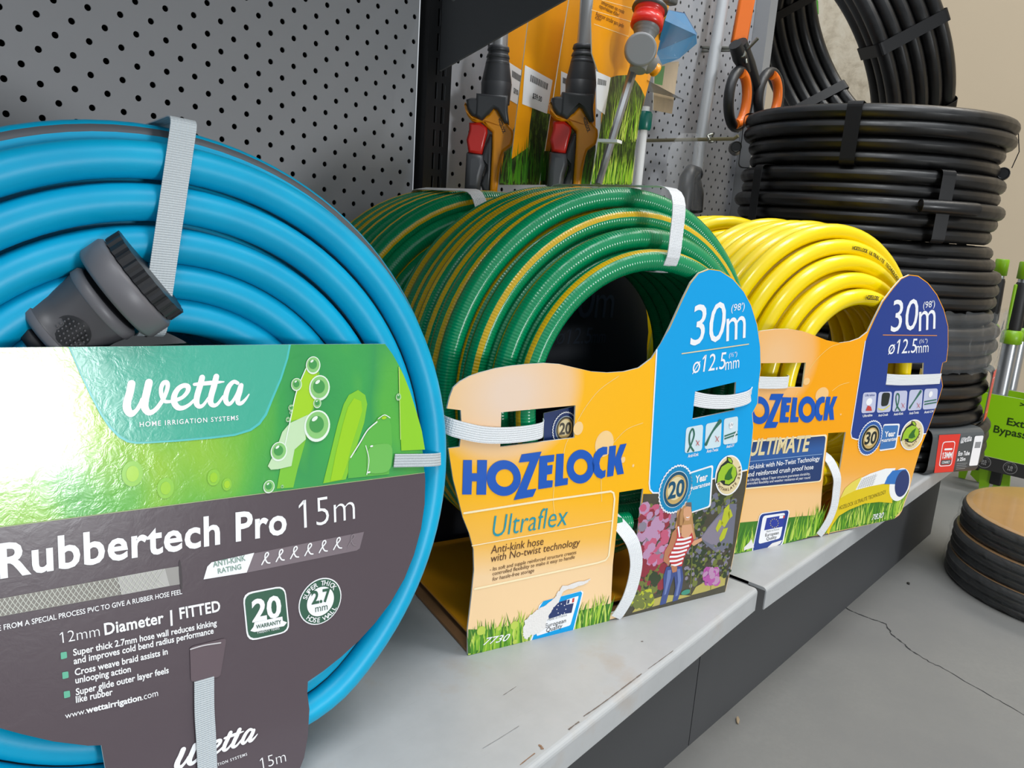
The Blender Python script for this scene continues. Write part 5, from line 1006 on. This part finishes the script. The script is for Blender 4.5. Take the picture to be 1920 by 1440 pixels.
# ------------------------------------------------------------------ loppers in green cards beyond the pipes
GCAP = mat('lime_plastic', '#7fae12', .35); GCARD = mat('lime_card', '#92cb10', .35); BCARD = mat('black_card', '#2f2d2c', .4); SIL = mat('brushed_aluminium', '#b9bcc0', .3, metal=.85); BGRIP = mat('black_rubber', '#1b1a1a', .5)
DGT = mat('dark_olive_ink', '#27400c', .4); GREYP = mat('slate_plastic', '#55565a', .4)
def lopper(label, x, y, full):
    pk = thing('lopper', label, 'lopper', (x, y, ZF), 'extendable loppers in green cards')
    for s_, dy in ((1, 0), (-1, -.055)):
        yy = y + dy
        mb = MB(); mb.tube([(x, yy, -.50), (x, yy, -.30)], .0135, SIL, 20); mb.build('tube', pk)
        mb = MB(); mb.lathe((x, yy, -.305), (0, 0, 1), [(0, .0155), (.002, .0185), (.022, .0175), (.026, .013)], GCAP, 24); mb.build('collar', pk, 'lime collar')
        mb = MB(); mb.lathe((x, yy, -.28), (0, 0, 1), [(0, .012), (.01, .0135), (.05, .0125), (.085, .0115), (.09, .010)], BGRIP, 24); mb.rbox((x - .0095, yy + .009, -.236), (.006, .006, .085), GCAP, .0025); mb.build('grip', pk, 'black grip with a lime rib')
        mb = MB(); mb.lathe((x, yy, -.19), (0, 0, 1), [(0, .008), (.006, .009), (.0065, .0122), (.036, .0122), (.038, .011)], GCAP, 24); mb.tube([(x, yy, -.195), (x, yy, -.184)], .0092, SIL, 16); mb.build('end_cap', pk, 'lime end cap')
    cx_ = x - .018; P_ = Plane((cx_, y + .03, -.52), (0, -1, 0), (0, 0, 1)); s = Sheet(P_)
    s.body([(-.012, -.03), (.155, -.03), (.155, .118), (.006, .118)], [], GCARD, CE, .002, BCARD)
    s.poly([(-.012, -.03), (.155, -.03), (.155, -.003), (-.005, -.003)], BCARD, 1); s.stroke([(-.005, -.003), (.155, -.003)], .0012, mat('pale_lime_ink', '#b9d07a', .4), 2, 1, False)
    if full:
        for st, (xa, ya), wl_ in (('Extendable', (1887, 796), .098), ('Bypass Lopper', (1862, 810), .122)):
            a_, b_ = P_.px(xa, ya); s.text(st, (a_, b_), (a_ + wl_, b_), (a_, b_ + .0135), DGT, 2, bold=.02)
        s.text('>', (.068, .104), (.076, .104), (.068, .112), DGT, 2, bold=.03)
        for k in range(2):
            c_ = (.03 + .044 * k, -.0155); s.ell(c_, .0118, .0118, mat('ring_grey_ink', '#8d8b88', .4), 2, 32); s.ell(c_, .0108, .0108, BCARD, 3, 32); s.text(['35', '18'][k], (c_[0] - .0045, c_[1] - .001), (c_[0] + .0045, c_[1] - .001), (c_[0] - .0045, c_[1] + .004), mat('ring_grey_ink', '#8d8b88', .4), 4, bold=.03); s.text('MM', (c_[0] - .004, c_[1] - .0056), (c_[0] + .004, c_[1] - .0056), (c_[0] - .004, c_[1] - .0022), mat('ring_grey_ink', '#8d8b88', .4), 4, bold=.03); s.arctext('MAXIMUM CUTTING', c_, .0086, radians(170), radians(10), .0016, mat('ring_grey_ink', '#8d8b88', .4), 4)
    s.build('header_card', pk, 'lime and black printed card')
    mb = MB(); mb.prism([(0, 0), (.012, 0), (.02, .06), (.006, .09), (-.006, .05)], (x + .002, y + .002, ZF + .0005), (0, -1, 0), (0, 0, 1), (1, 0, 0), .006, GCAP); mb.prism([(.02, .012), (.036, 0), (.05, .01), (.046, .05), (.03, .09)], (x + .002, y + .002, ZF + .0005), (0, -1, 0), (0, 0, 1), (1, 0, 0), .006, GCAP); mb.rbox((x + .004, y - .022, ZF + .06), (.012, .02, .07), BGRIP, .003); mb.build('jaws', pk, 'lime cutting jaws')
lopper('lime and black lopper with the large green card, nearest the floor tube coils', 1.5, -.425, True)
lopper('lime and black lopper behind the front one, its left handle beside the pipe stack', 1.58, -.37, False)
# ------------------------------------------------------------------ tools hanging on the right-hand panel
LH = Vector((.675, -.735, 0)).normalized(); LN = Vector((-.735, -.675, 0)).normalized()
DGP = mat('dark_grey_plastic', '#3d3e41', .42); AMB = mat('amber_plastic', '#f79c06', .32, coat=.1); REDP = mat('red_plastic', '#d8281f', .3, coat=.2); TUBE = mat('satin_aluminium', '#c8cacc', .28, metal=.7)
def pillow(mb, pts, o, h, v, n, t, m, inset=.0018):
    """outline with rounded edges: thickness t along n, centred on the plane"""
    N = len(pts); cx = sum(p[0] for p in pts) / N; cy = sum(p[1] for p in pts) / N
    ar = sum(pts[i][0] * pts[(i + 1) % N][1] - pts[(i + 1) % N][0] * pts[i][1] for i in range(N)); pts = pts if ar > 0 else pts[::-1]
    def off(d):
        out = []
        for i in range(N):
            a, b, c = pts[i - 1], pts[i], pts[(i + 1) % N]; e = []
            for p, q in ((a, b), (b, c)):
                L = hypot(q[0] - p[0], q[1] - p[1]) or 1e-9; e.append((-(q[1] - p[1]) / L, (q[0] - p[0]) / L))
            mx, my = e[0][0] + e[1][0], e[0][1] + e[1][1]; q = max(.5, (mx * mx + my * my) / 2); out.append((b[0] + mx / q * d, b[1] + my / q * d))
        return out
    rings = [(off(inset), t / 2), (off(inset * .3), t / 2 - inset * .3), (pts, t / 2 - inset), (pts, -t / 2 + inset), (off(inset * .3), -t / 2 + inset * .3), (off(inset), -t / 2)]
    vs = [o + h * x + v * y + n * d for r, d in rings for x, y in r]
    fs = [(j * N + i, (j + 1) * N + i, (j + 1) * N + (i + 1) % N, j * N + (i + 1) % N) for j in range(5) for i in range(N)]
    mb.add(vs, fs, m, smooth=True)
    tri = tessellate_polygon([[Vector((x, y, 0)) for x, y in pts]])
    for k, s_ in ((0, 1), (5, -1)):
        ff = []
        for t_ in tri:
            a, b, c = (pts[i] for i in t_); A = (b[0] - a[0]) * (c[1] - a[1]) - (b[1] - a[1]) * (c[0] - a[0]); ff.append([k * N + i for i in (t_ if A * s_ > 0 else t_[::-1])])
        o_ = len(mb.v) - len(vs); mi_ = mb.mi(m)
        for f in ff: mb.f.append([o_ + i for i in f]); mb.m.append(mi_); mb.sm.append(False)

VZ = Vector((0, 0, 1))
def lance(label, base, k, grp):
    """base: point on the tube axis level with the sleeve top; k metres per drawing unit"""
    base = Vector(base); pk = thing('spray_lance', label, 'spray lance', base - VZ * .2, grp)
    q = lambda pts: [((x - 945) * k, (265 - y) * k) for x, y in pts]
    mb = MB(); mb.tube([base - VZ * .02, base + VZ * .36], 41 * k, TUBE, 24); mb.build('tube', pk)
    mb = MB()
    for y0_, y1_, r0, r1 in ((256, 285, 58, 62), (298, 322, 61, 66), (334, 358, 65, 68), (368, 390, 67, 70)):
        mb.lathe(base + VZ * (265 - y1_) * k, (0, 0, 1), [(0, r1 * k * .93), (4 * k, r1 * k), ((y1_ - y0_ - 4) * k, r0 * k), ((y1_ - y0_) * k, r0 * k * .9)], DGP, 24)
    mb.lathe(base + VZ * (265 - 560) * k, (0, 0, 1), [(0, 80 * k), (110 * k, 86 * k), (112 * k, 84 * k), (114 * k, 84 * k), (170 * k, 74 * k), (300 * k, 50 * k)], DGP, 28)
    mb.build('ribbed_sleeve', pk, 'dark grey ribbed sleeve')
    mb = MB(); pillow(mb, q([(840, 520), (1014, 520), (1018, 600), (1030, 660), (1005, 668), (960, 600), (940, 590), (880, 660), (840, 640)]), base, LH, VZ, LN, .036, DGP, .003)
    pillow(mb, q([(785, 556), (810, 545), (900, 540), (948, 560), (945, 585), (915, 625), (870, 648), (825, 640), (795, 605)]), base, LH, VZ, LN, .034, DGP, .003); mb.build('head', pk, 'dark grey head')
    mb = MB(); pillow(mb, q([(776, 566), (786, 572), (800, 610), (830, 638), (870, 645), (912, 622), (947, 572), (990, 630), (1035, 680), (1056, 700), (1062, 735), (1052, 780), (1010, 815), (1000, 850), (992, 930), (986, 1040), (944, 1040), (943, 800), (938, 715), (905, 690), (880, 668), (850, 670), (820, 662), (792, 632), (779, 600)]), base, LH, VZ, LN, .0225, AMB, .003); mb.build('body', pk, 'amber body')
    mb = MB(); pillow(mb, q([(806, 672), (868, 668), (908, 692), (912, 720), (900, 775), (890, 838), (812, 834), (796, 765), (808, 715)]), base, LH, VZ, LN, .019, REDP, .003); mb.build('trigger', pk, 'red trigger')
    mb = MB(); pillow(mb, q([(800, 838), (890, 842), (905, 780), (925, 725), (944, 728), (944, 1045), (905, 1040), (888, 1000), (905, 950), (915, 905), (895, 880), (880, 940), (890, 1045), (800, 1045)]), base, LH, VZ, LN, .0185, DGP, .003)
    pillow(mb, q([(802, 836), (895, 840), (910, 900), (895, 960), (888, 1040), (800, 1040)]), base, LH, VZ, LN, .026, GREYP, .006); mb.build('grip', pk, 'dark grey grip')
    s = Sheet(Plane(base + LN * .0114, LH, VZ)); g = lambda x, y: q([(x, y)])[0]; s.text('HOZELOCK', g(968, 648), g(1000, 722), g(982, 636), BLK, 1, bold=.03); s.build('lettering', pk)
    return pk
L1 = lance('amber grey spray lance with red trigger, left of the two, half hidden by the bracket', (.4577, -.05, .0556), .000205, 'spray lances on the right panel')
L2 = lance('amber grey spray lance with red trigger, right of the two, its silver tube fully seen', (.5013, -.138, .0585), .0002, 'spray lances on the right panel')

# cards
HA_ = Vector((.955, .296, 0)).normalized()
CY_, t = newmat('amber_garden_print', .35, .5); x, y, uvv = t.uv()
mp = t.add('ShaderNodeMapping'); mp.inputs['Scale'].default_value = (1, .35, 1); t.link(uvv, mp.inputs[0]); g = t.ramp(t.noise(mp.outputs[0], 140, 5, .7), [(.3, '#1c2414'), (.48, '#2f3d1c'), (.6, '#5d7a24'), (.72, '#a8b46a')])
t.link(t.mix(t.ramp(y, [(.0, (0, 0, 0, 1)), (1, (1, 1, 1, 1))]), g, g), t.b.inputs['Base Color'])
AMC = mat('amber_card', '#ee9d0a', .35, var=.03); STK = mat('sticker_white', '#e9e9ea', .4); BAR = mat('barcode_black', '#2a2a2c', .5)
def zcard(anchor, h): return Plane(anchor, h, VZ)
def zz_(pl): return lambda pts: [pl.px(780 + x_ / 3, y_ / 3) for x_, y_ in pts]
def sticker(s, z, q, price, lay=2):
    s.poly(z(q), STK, lay); bl, br, tr, tl = z(q); e = lambda a, b: ((bl[0] * (1 - a) + br[0] * a) * (1 - b) + (tl[0] * (1 - a) + tr[0] * a) * b, (bl[1] * (1 - a) + br[1] * a) * (1 - b) + (tl[1] * (1 - a) + tr[1] * a) * b)
    r = random.Random(2); a = .22
    while a < .86: w_ = r.uniform(.008, .03); s.poly([e(a, .66), e(a + w_, .66), e(a + w_, .84), e(a, .84)], BAR, lay + 1); a += w_ + r.uniform(.008, .022)
    s.text(price, e(.36, .26), e(.72, .26), e(.36, .4), BAR, lay + 1, bold=.02)
def lance_card(parent, anchor, poly, split, stq, seed):
    pl_ = zcard(anchor, Vector((1, 0, 0))); z = zz_(pl_); s = Sheet(pl_); s.body(z(poly), [], AMC, CE, .0012); s.poly(z(split), CY_, 1)
    b = z([split[-1], split[-2]]) if False else z([(min(p[0] for p in split), max(p[1] for p in split)), (max(p[0] for p in split), max(p[1] for p in split))])
    s.grass(b, [.045, .05], 90, [GR[3], GRD, GR[0], mat('grass_shadow_ink', '#26401a', .4)], 1.5, seed, .0035)
    if stq: sticker(s, z, stq, '$39.00')
    s.build('backing_card', parent, 'amber backing card')
lance_card(L1, Vector((.475, -.022, 0)), [(525, 60), (760, -30), (800, 380), (700, 640), (660, 1040), (470, 1040), (500, 560)], [(560, 700), (690, 760), (650, 1040), (470, 1040), (500, 830)], [(522, 560), (590, 600), (600, 400), (522, 350)], 3)
pk = thing('product_card', 'amber card with a white barcode sticker hanging between the two spray lances', 'card', Vector((.49, -.055, -.15)), 'hanging amber cards')
lance_card(pk, Vector((.50, -.086, 0)), [(634, 100), (700, 50), (900, -40), (870, 400), (830, 1040), (520, 1040), (560, 700)], [(655, 600), (770, 650), (830, 700), (830, 1040), (520, 1040), (530, 900), (630, 830), (640, 700)], [(596, 585), (736, 640), (768, 452), (612, 366)], 5)
lance_card(L2, Vector((.52, -.108, 0)), [(868, -40), (1010, -40), (1010, 1040), (696, 1040), (740, 770), (800, 380)], [(800, 700), (1010, 760), (1010, 1040), (700, 1040), (720, 850), (790, 850)], [(810, 580), (850, 600), (860, 420), (815, 400)], 7)
# sprinkler on its amber card
SP = Vector((.567, -.155, 0)); pl_ = zcard(SP, HA_); z = zz_(pl_)
pk = thing('spike_sprinkler', 'grey spike sprinkler with red collar on an amber card, right of the spray lances', 'sprinkler', SP - VZ * .15)
s = Sheet(pl_); s.body(z([(1000, -30), (1440, -30), (1400, 120), (1350, 320), (1290, 545), (1262, 650), (1230, 850), (1212, 1040), (985, 1040), (1040, 700), (1050, 480), (990, 300), (985, 110)]), [], AMC, CE, .0012)
s.poly(z([(1088, 438), (1130, 425), (1185, 422), (1225, 440), (1262, 490), (1288, 545), (1262, 650), (1230, 850), (1212, 1040), (985, 1040), (1040, 700), (1062, 560)]), CY_, 1)
s.grass(z([(985, 1040), (1212, 1040)]), [.03, .035], 160, GR, 1.5, 31, .003); s.grass(z([(1060, 800), (1240, 800)]), [.05, .055], 60, [GR[2], GR[4], GR[1]], 1.4, 33, .002, .6)
wl_ = mat('thin_white_line', '#f6d9a0', .4)
for a, b in (((1000, 135), (1195, 205)), ((985, 55), (1210, 122)), ((1010, -10), (1225, 50)), ((1195, 205), (1232, 0))): s.stroke(z([a, b]), .0006, wl_, 1, 1, False)
for st, a, b, c_ in (('Aspersor circular para jardín', (1008, 88), (1166, 158), (1013, 62)), ('450m²', (1004, 108), (1042, 122), (1008, 88)), ('omsproeien van ronde', (1040, 22), (1168, 78), (1046, -2)), ('oppervlakten 450m²', (1028, 42), (1140, 96), (1034, 20))): s.text(st, z([a])[0], z([b])[0], z([c_])[0], BRN, 2)
sticker(s, z, [(1015, 610), (1060, 645), (1094, 436), (1012, 400)], '')if 0 else s.poly(z([(1015, 610), (1060, 645), (1094, 436), (1012, 400)]), STK, 2)
for k in range(7): a = 1020 + k * 7; s.poly(z([(a, 482 - (7 - k)), (a + 4, 484 - (7 - k)), (a + 6, 442 + k * 2), (a + 2, 440 + k * 2)]), BAR, 3)
s.build('backing_card', pk, 'amber card with a garden photograph')
Q = lambda x_, y_, o: pl_.front(780 + x_ / 3, y_ / 3, o)
GP = mat('sprinkler_grey', '#7d7f80', .38); GPD = mat('sprinkler_dark_grey', '#4f5153', .4); u = .9 / 1480 / 3
d = (Q(1255, 330, .03) - Q(1320, 20, .03)).normalized()
mb = MB(); mb.lathe(Q(1330, -20, .03), d, [(0, 60 * u), (60 * u, 62 * u), (62 * u, 92 * u), (78 * u, 95 * u), (80 * u, 70 * u)], GPD, 28); mb.build('spray_head', pk, 'dark grey spray head'); mb = MB(); mb.rbox(Q(1430, -5, .03), (.018, .012, .012), GPD, .003); mb.build('deflector', pk, 'dark grey deflector')
o = Q(1318, 44, .03); mb = MB(); mb.lathe(o, d, [(0, 70 * u), (4 * u, 80 * u), (30 * u, 81 * u), (32 * u, 74 * u), (56 * u, 74 * u), (58 * u, 84 * u), (108 * u, 86 * u), (112 * u, 78 * u)], REDP, 36); mb.build('collar', pk, 'red collar')
mb = MB(); mb.lathe(Q(1300, 140, .03), d, [(0, 68 * u), (30 * u, 70 * u), (32 * u, 62 * u), (48 * u, 62 * u), (50 * u, 56 * u), (150 * u, 52 * u), (260 * u, 44 * u)], GP, 32)
fc = (-HA_ * .75 - HA_.cross(VZ) * -.0 + Vector((-.25, -.95, 0)) * .55 + VZ * -.1).normalized()
o = Q(1255, 285, .03); mb.lathe(o - fc * 20 * u, fc, [(0, 76 * u), (55 * u, 82 * u), (85 * u, 84 * u), (95 * u, 78 * u), (96 * u, 70 * u)], GP, 36); mb.build('valve_body', pk)
mb = MB(); o2 = Q(1275, 330, .03); fd = (HA_ * .8 - VZ * .45 + Vector((.2, -.5, 0))).normalized(); mb.lathe(o2, fd, [(0, 50 * u), (30 * u, 52 * u), (32 * u, 46 * u), (70 * u, 46 * u), (72 * u, 40 * u)], GP, 28); mb.build('outlet', pk)
mb = MB(); mb.lathe(o2 + fd * 70 * u, fd, [(0, 32 * u), (28 * u, 30 * u), (30 * u, 36 * u), (42 * u, 36 * u), (44 * u, 22 * u)], AMB, 24); mb.build('hose_nozzle', pk, 'amber hose nozzle')
mb = MB(); mb.tube([Q(1235, 350, .022), Q(1025, 1040, .022)], [.0052, .0038], mat('galvanised_spike', '#8a8c8e', .3, metal=.8), 8, smooth=False); mb.build('spike', pk, 'galvanised spike')
mb = MB(); mb.box(Q(1092, 795, .03), (.016, .02, .003), STK, rz=.3); mb.build('cable_tie', pk, 'white cable tie')

# blue sprinkler in a blister pack
BP = Vector((.72, -.088, 0)); pb_ = zcard(BP, HA_); zb_ = zz_(pb_); Qb = lambda x_, y_, o: pb_.front(780 + x_ / 3, y_ / 3, o)
pk = thing('sprinkler_pack', 'blue sprinkler in a clear blister pack behind the amber sprinkler card', 'sprinkler', BP - VZ * .05)
BLUP = mat('blue_plastic', '#0079ae', .3, coat=.2); BLUD = mat('dark_blue_plastic', '#14588c', .35)
v_ = [Qb(1400, 115, .03), Qb(1575, 195, .03), Qb(1580, 245, .028), Qb(1480, 330, .02), Qb(1385, 365, .012), Qb(1350, 290, .012), Qb(1420, 55, 0), Qb(1510, 75, 0), Qb(1580, 190, 0), Qb(1380, 300, -.015)]
mb = MB(); mb.add(v_, [(0, 5, 4, 3, 2, 1), (0, 1, 8, 7, 6), (1, 2, 8), (0, 6, 5), (2, 3, 4, 9, 8), (5, 6, 9), (4, 5, 9), (6, 7, 8, 9)], BLUP); mb.build('sprinkler_body', pk)
s = Sheet(Plane(pb_.w(0, 0, .0005), pb_.h, pb_.v)); s2z = zz_(s.pl); s.body(s2z([(1415, 55), (1512, 72), (1582, 190), (1402, 114)]), [], BLUD, BLUD, .001); s.stroke(s2z([(1420, 72), (1440, 98), (1470, 92), (1490, 118), (1505, 112)]), .004, mat('grey_badge_ink', '#8a97a0', .4), 1); s.build('top_face', pk, 'dark blue top with a grey emblem')
s = Sheet(Plane(pb_.w(0, 0, -.012), pb_.h, pb_.v)); s2z = zz_(s.pl); s.body(s2z([(1340, 360), (1480, 345), (1440, 640), (1335, 620)]), [], mat('sand_print', '#cbb594', .4, var=.15, vscale=90), CE, .0012); s.poly(s2z([(1345, 380), (1400, 370), (1385, 480), (1340, 470)]), mat('lawn_ink', '#3f8f2a', .4), 1); s.build('backing_card', pk, 'sand and green printed card')
BLS, t = newmat('clear_blister', .06, .5); t.b.inputs['Base Color'].default_value = lin('#dfe4e6'); t.b.inputs['Alpha'].default_value = .06
mb = MB(); rows = []; prof = [(0, -.004), (.25, .035), (.55, .05), (.85, .04), (1, -.004)]
for y_, xa, xb in ((-40, 1390, 1545), (40, 1390, 1590), (150, 1380, 1600), (250, 1345, 1590), (300, 1330, 1560), (330, 1320, 1540)): rows.append([Qb(xa + (xb - xa) * f, y_, d_) for f, d_ in prof])
vs = [p for r_ in rows for p in r_]; mb.add(vs, [(i * 5 + j, i * 5 + j + 1, i * 5 + j + 6, i * 5 + j + 5) for i in range(5) for j in range(4)], BLS, smooth=True)
mb.add([Qb(1300, 450, .02), Qb(1530, 572, .02), Qb(1505, 320, .02), Qb(1320, 330, .02)], [(0, 1, 2, 3)], BLS); mb.add([Qb(1300, 450, .02), Qb(1530, 572, .02), Qb(1500, 560, -.01), Qb(1290, 510, -.01)], [(0, 1, 2, 3)], mat('blister_ledge', '#8b8d90', .2)); mb.build('blister', pk, 'clear plastic blister')

# white stake with a green sleeve
pk = thing('garden_stake', 'white garden stake with dark green sleeve behind the spike sprinkler', 'stake', at(1200, 330, 1, -.06))
A = at(1211, 200, 1, -.06); B_ = at(1190, 400, 1, -.06); mb = MB(); mb.tube([A, A.lerp(B_, .5), B_], .0058, mat('white_plastic', '#e4e5e6', .35), 14); mb.build('rod', pk)
mb = MB(); mb.lathe(A.lerp(B_, .045), (B_ - A), [(0, .0085), (.003, .0105), (.022, .0105), (.025, .009)], mat('bottle_green_plastic', '#0c6a5e', .3), 20); mb.build('sleeve', pk, 'dark green sleeve')

# hooks
STL = mat('zinc_wire', '#8f9088', .28, metal=.85); STG = mat('aged_zinc_wire', '#8a8468', .35, metal=.7)
mb = MB(); p0 = Vector((.83, .004, -.006)); e0 = Vector((.83, -.158, -.004)); mb.tube([p0, p0.lerp(e0, .5), e0, e0 + Vector((0, -.006, .004))], .0026, STG, 12)
rc = Vector((.83, -.122, -.003)); mb.tube([rc + Vector((.008 * cos(a), .002 * sin(3 * a), .0055 * sin(a))) for a in [2 * pi * i / 20 for i in range(20)]], .0016, STL, 8, closed=True, caps=False); tag(mb.build('peg_hook'), 'zinc wire peg hook with a small ring, above the green and yellow hoses', 'hook', 'peg hooks')
mb = MB(); p0 = Vector((.985, .004, .157)); e0 = Vector((.985, -.082, .149)); mb.tube([p0, e0, e0 + Vector((0, -.014, .014))], .0026, STL, 10); mb.tube([p0 + Vector((0, 0, -.006)), e0 + Vector((0, .006, -.002)), e0 + Vector((0, .0, -.022))], .002, STL, 10); tag(mb.build('peg_hook'), 'zinc wire peg hook carrying the orange scissors', 'hook', 'peg hooks')

# vertical tube
mb = MB(); mb.tube([at(1366, -60, 1, -.03), at(1314, 260, 1, -.03), at(1296, 400, 1, -.03)], .0095, mat('pale_grey_tube', '#c2c4c6', .35, metal=.3), 20); tag(mb.build('tube_pole'), 'pale grey round tube standing upright against the right panel', 'tube')

# clear bag
pk = thing('clear_bag', 'clear plastic bag with a black fitting inside, above the green hose', 'bag', at(1285, 330, 1, -.10)); bg = Plane(Vector((.72, -.12, 0)), HA_, VZ); zb2 = lambda x_, y_, o: bg.w(*bg.px(780 + x_ / 3, y_ / 3), o)
mb = MB(); rb_ = random.Random(12); rows = []
for y_, xa, xb in ((748, 1500, 1545), (770, 1465, 1575), (830, 1440, 1600), (900, 1425, 1612), (980, 1410, 1622), (1080, 1395, 1640), (1180, 1380, 1660)):
    rows.append([zb2(xa + (xb - xa) * j / 8, y_, .016 * sin(pi * j / 8) + rb_.uniform(-.004, .004)) for j in range(9)])
BAGM, t = newmat('bag_film', .12, .5); t.b.inputs['Base Color'].default_value = lin('#c9cbcd'); t.b.inputs['Alpha'].default_value = .12; t.bump(t.noise(t.obj(), 70, 3), .5, .004)
mb.add([p for r_ in rows for p in r_], [(i * 9 + j, i * 9 + j + 1, i * 9 + j + 10, i * 9 + j + 9) for i in range(6) for j in range(8)], BAGM, smooth=True); mb.build('film', pk, 'crinkled clear film')
mb = MB(); mb.tube([zb2(1570, 965, .004), zb2(1530, 960, .004), zb2(1510, 1000, .004), zb2(1500, 1080, .004), zb2(1490, 1180, .004)], [.0075, .0095, .011, .012, .012], BLACKP, 14); mb.ball(zb2(1560, 980, .004), .011, BLACKP, 8); mb.tube([zb2(1560, 1000, .0), zb2(1580, 1090, .0), zb2(1575, 1190, .0)], .011, BLACKP, 12); mb.build('black_fitting', pk)

# scissors and orange sheath
ORP = mat('orange_plastic', '#e8701a', .35); SCX = .985
def sz(x_, y_, off=0): p = at(1340 + x_ * .3194, y_ * .3194, 1, -.07 + off); return p
pk = thing('scissors', 'garden scissors with orange and black loop handles hanging on a peg hook', 'scissors', sz(200, 760))
for cx_, cy_, rx, ry in ((140, 580, 58, 168), (318, 572, 62, 150)):
    lp_ = [sz(cx_ + rx * cos(a) + 12 * sin(a), cy_ - ry * sin(a), .006 * cos(a)) for a in [2 * pi * i / 28 for i in range(28)]]
    mb = MB(); mb.tube(lp_, .0082, BLACKP, 12, closed=True, caps=False); ring = mb.build('loop_handle', pk, 'black loop handle')
    mb = MB(); mb.tube([sz(cx_ + (rx - 10) * cos(a) + 12 * sin(a), cy_ - (ry - 18) * sin(a), -.006) for a in [-1.7 + 3.1 * i / 16 for i in range(17)]], .0078, ORP, 12); mb.build('soft_insert', ring, 'orange inner grip')
mb = MB(); mb.tube([sz(120, 260), sz(150, 340), sz(185, 420)], [.010, .012, .008], BLACKP, 12); mb.tube([sz(150, 250), sz(195, 380), sz(240, 500), sz(250, 560)], [.011, .012, .009, .006], BLACKP, 12); mb.lathe(sz(160, 320, -.006), LN, [(0, .006), (.004, .006), (.005, .004)], STL, 16); mb.build('pivot', pk, 'black pivot')
mb = MB(); pillow(mb, [(-.012, 0), (.013, 0), (.016, .05), (.02, .11), (-.004, .11)], sz(140, 250, .012), LH, VZ, LN, .014, ORP, .003); mb.build('sheath', pk, 'orange blade sheath')

# chips lying on the concrete
for nm, x_, y_, sx, sy, hx, lb in (('dirt_chip', 1703, 1095, .006, .004, '#26241f', 'small dark dirt chip on the concrete left of the tube coil stack'), ('wood_splinter', 1383, 1352, .012, .0035, '#a08d72', 'pale wood splinter on the concrete in front of the kick plates')):
    p = at(x_, y_, 2, ZF); mb = MB(); pillow(mb, [(-sx / 2, -sy * .3), (sx * .1, -sy / 2), (sx / 2, 0), (sx * .2, sy / 2), (-sx * .4, sy * .3)], p + Vector((0, 0, .0012)), Vector((.9, .43, 0)).normalized(), Vector((-.43, .9, 0)).normalized(), VZ, .002, mat(nm, hx, .8), .0004); tag(mb.build(nm), lb, nm.split('_')[1])

# stone-patterned display board beyond the leaning coil
STN, t = newmat('stone_print', .6); n = t.noise(t.obj(), 26, 6, .65, .3); t.link(t.ramp(n, [(.3, '#b3a48c'), (.5, '#d3c5ad'), (.7, '#ddd2bd')]), t.b.inputs['Base Color']); t.bump(n, .4, .004)
pk = thing('display_board', 'pale stone-patterned board with a green leaf, seen through the leaning pipe coil', 'board', at(1600, 200, 0, 1.9))
s = Sheet(Plane((1.9, 0, 0), (0, -1, 0), VZ)); cz = lambda *q: [s.pl.px(*p) for p in q]
s.body(cz((1490, 330), (1656, 330), (1672, -60), (1500, -60)), [], STN, CE, .02); s.poly(cz((1523, 38), (1535, 26), (1534, 2), (1526, -12), (1519, 5)), mat('leaf_ink', '#4f9a2a', .4), 1); s.build('printed_face', pk)
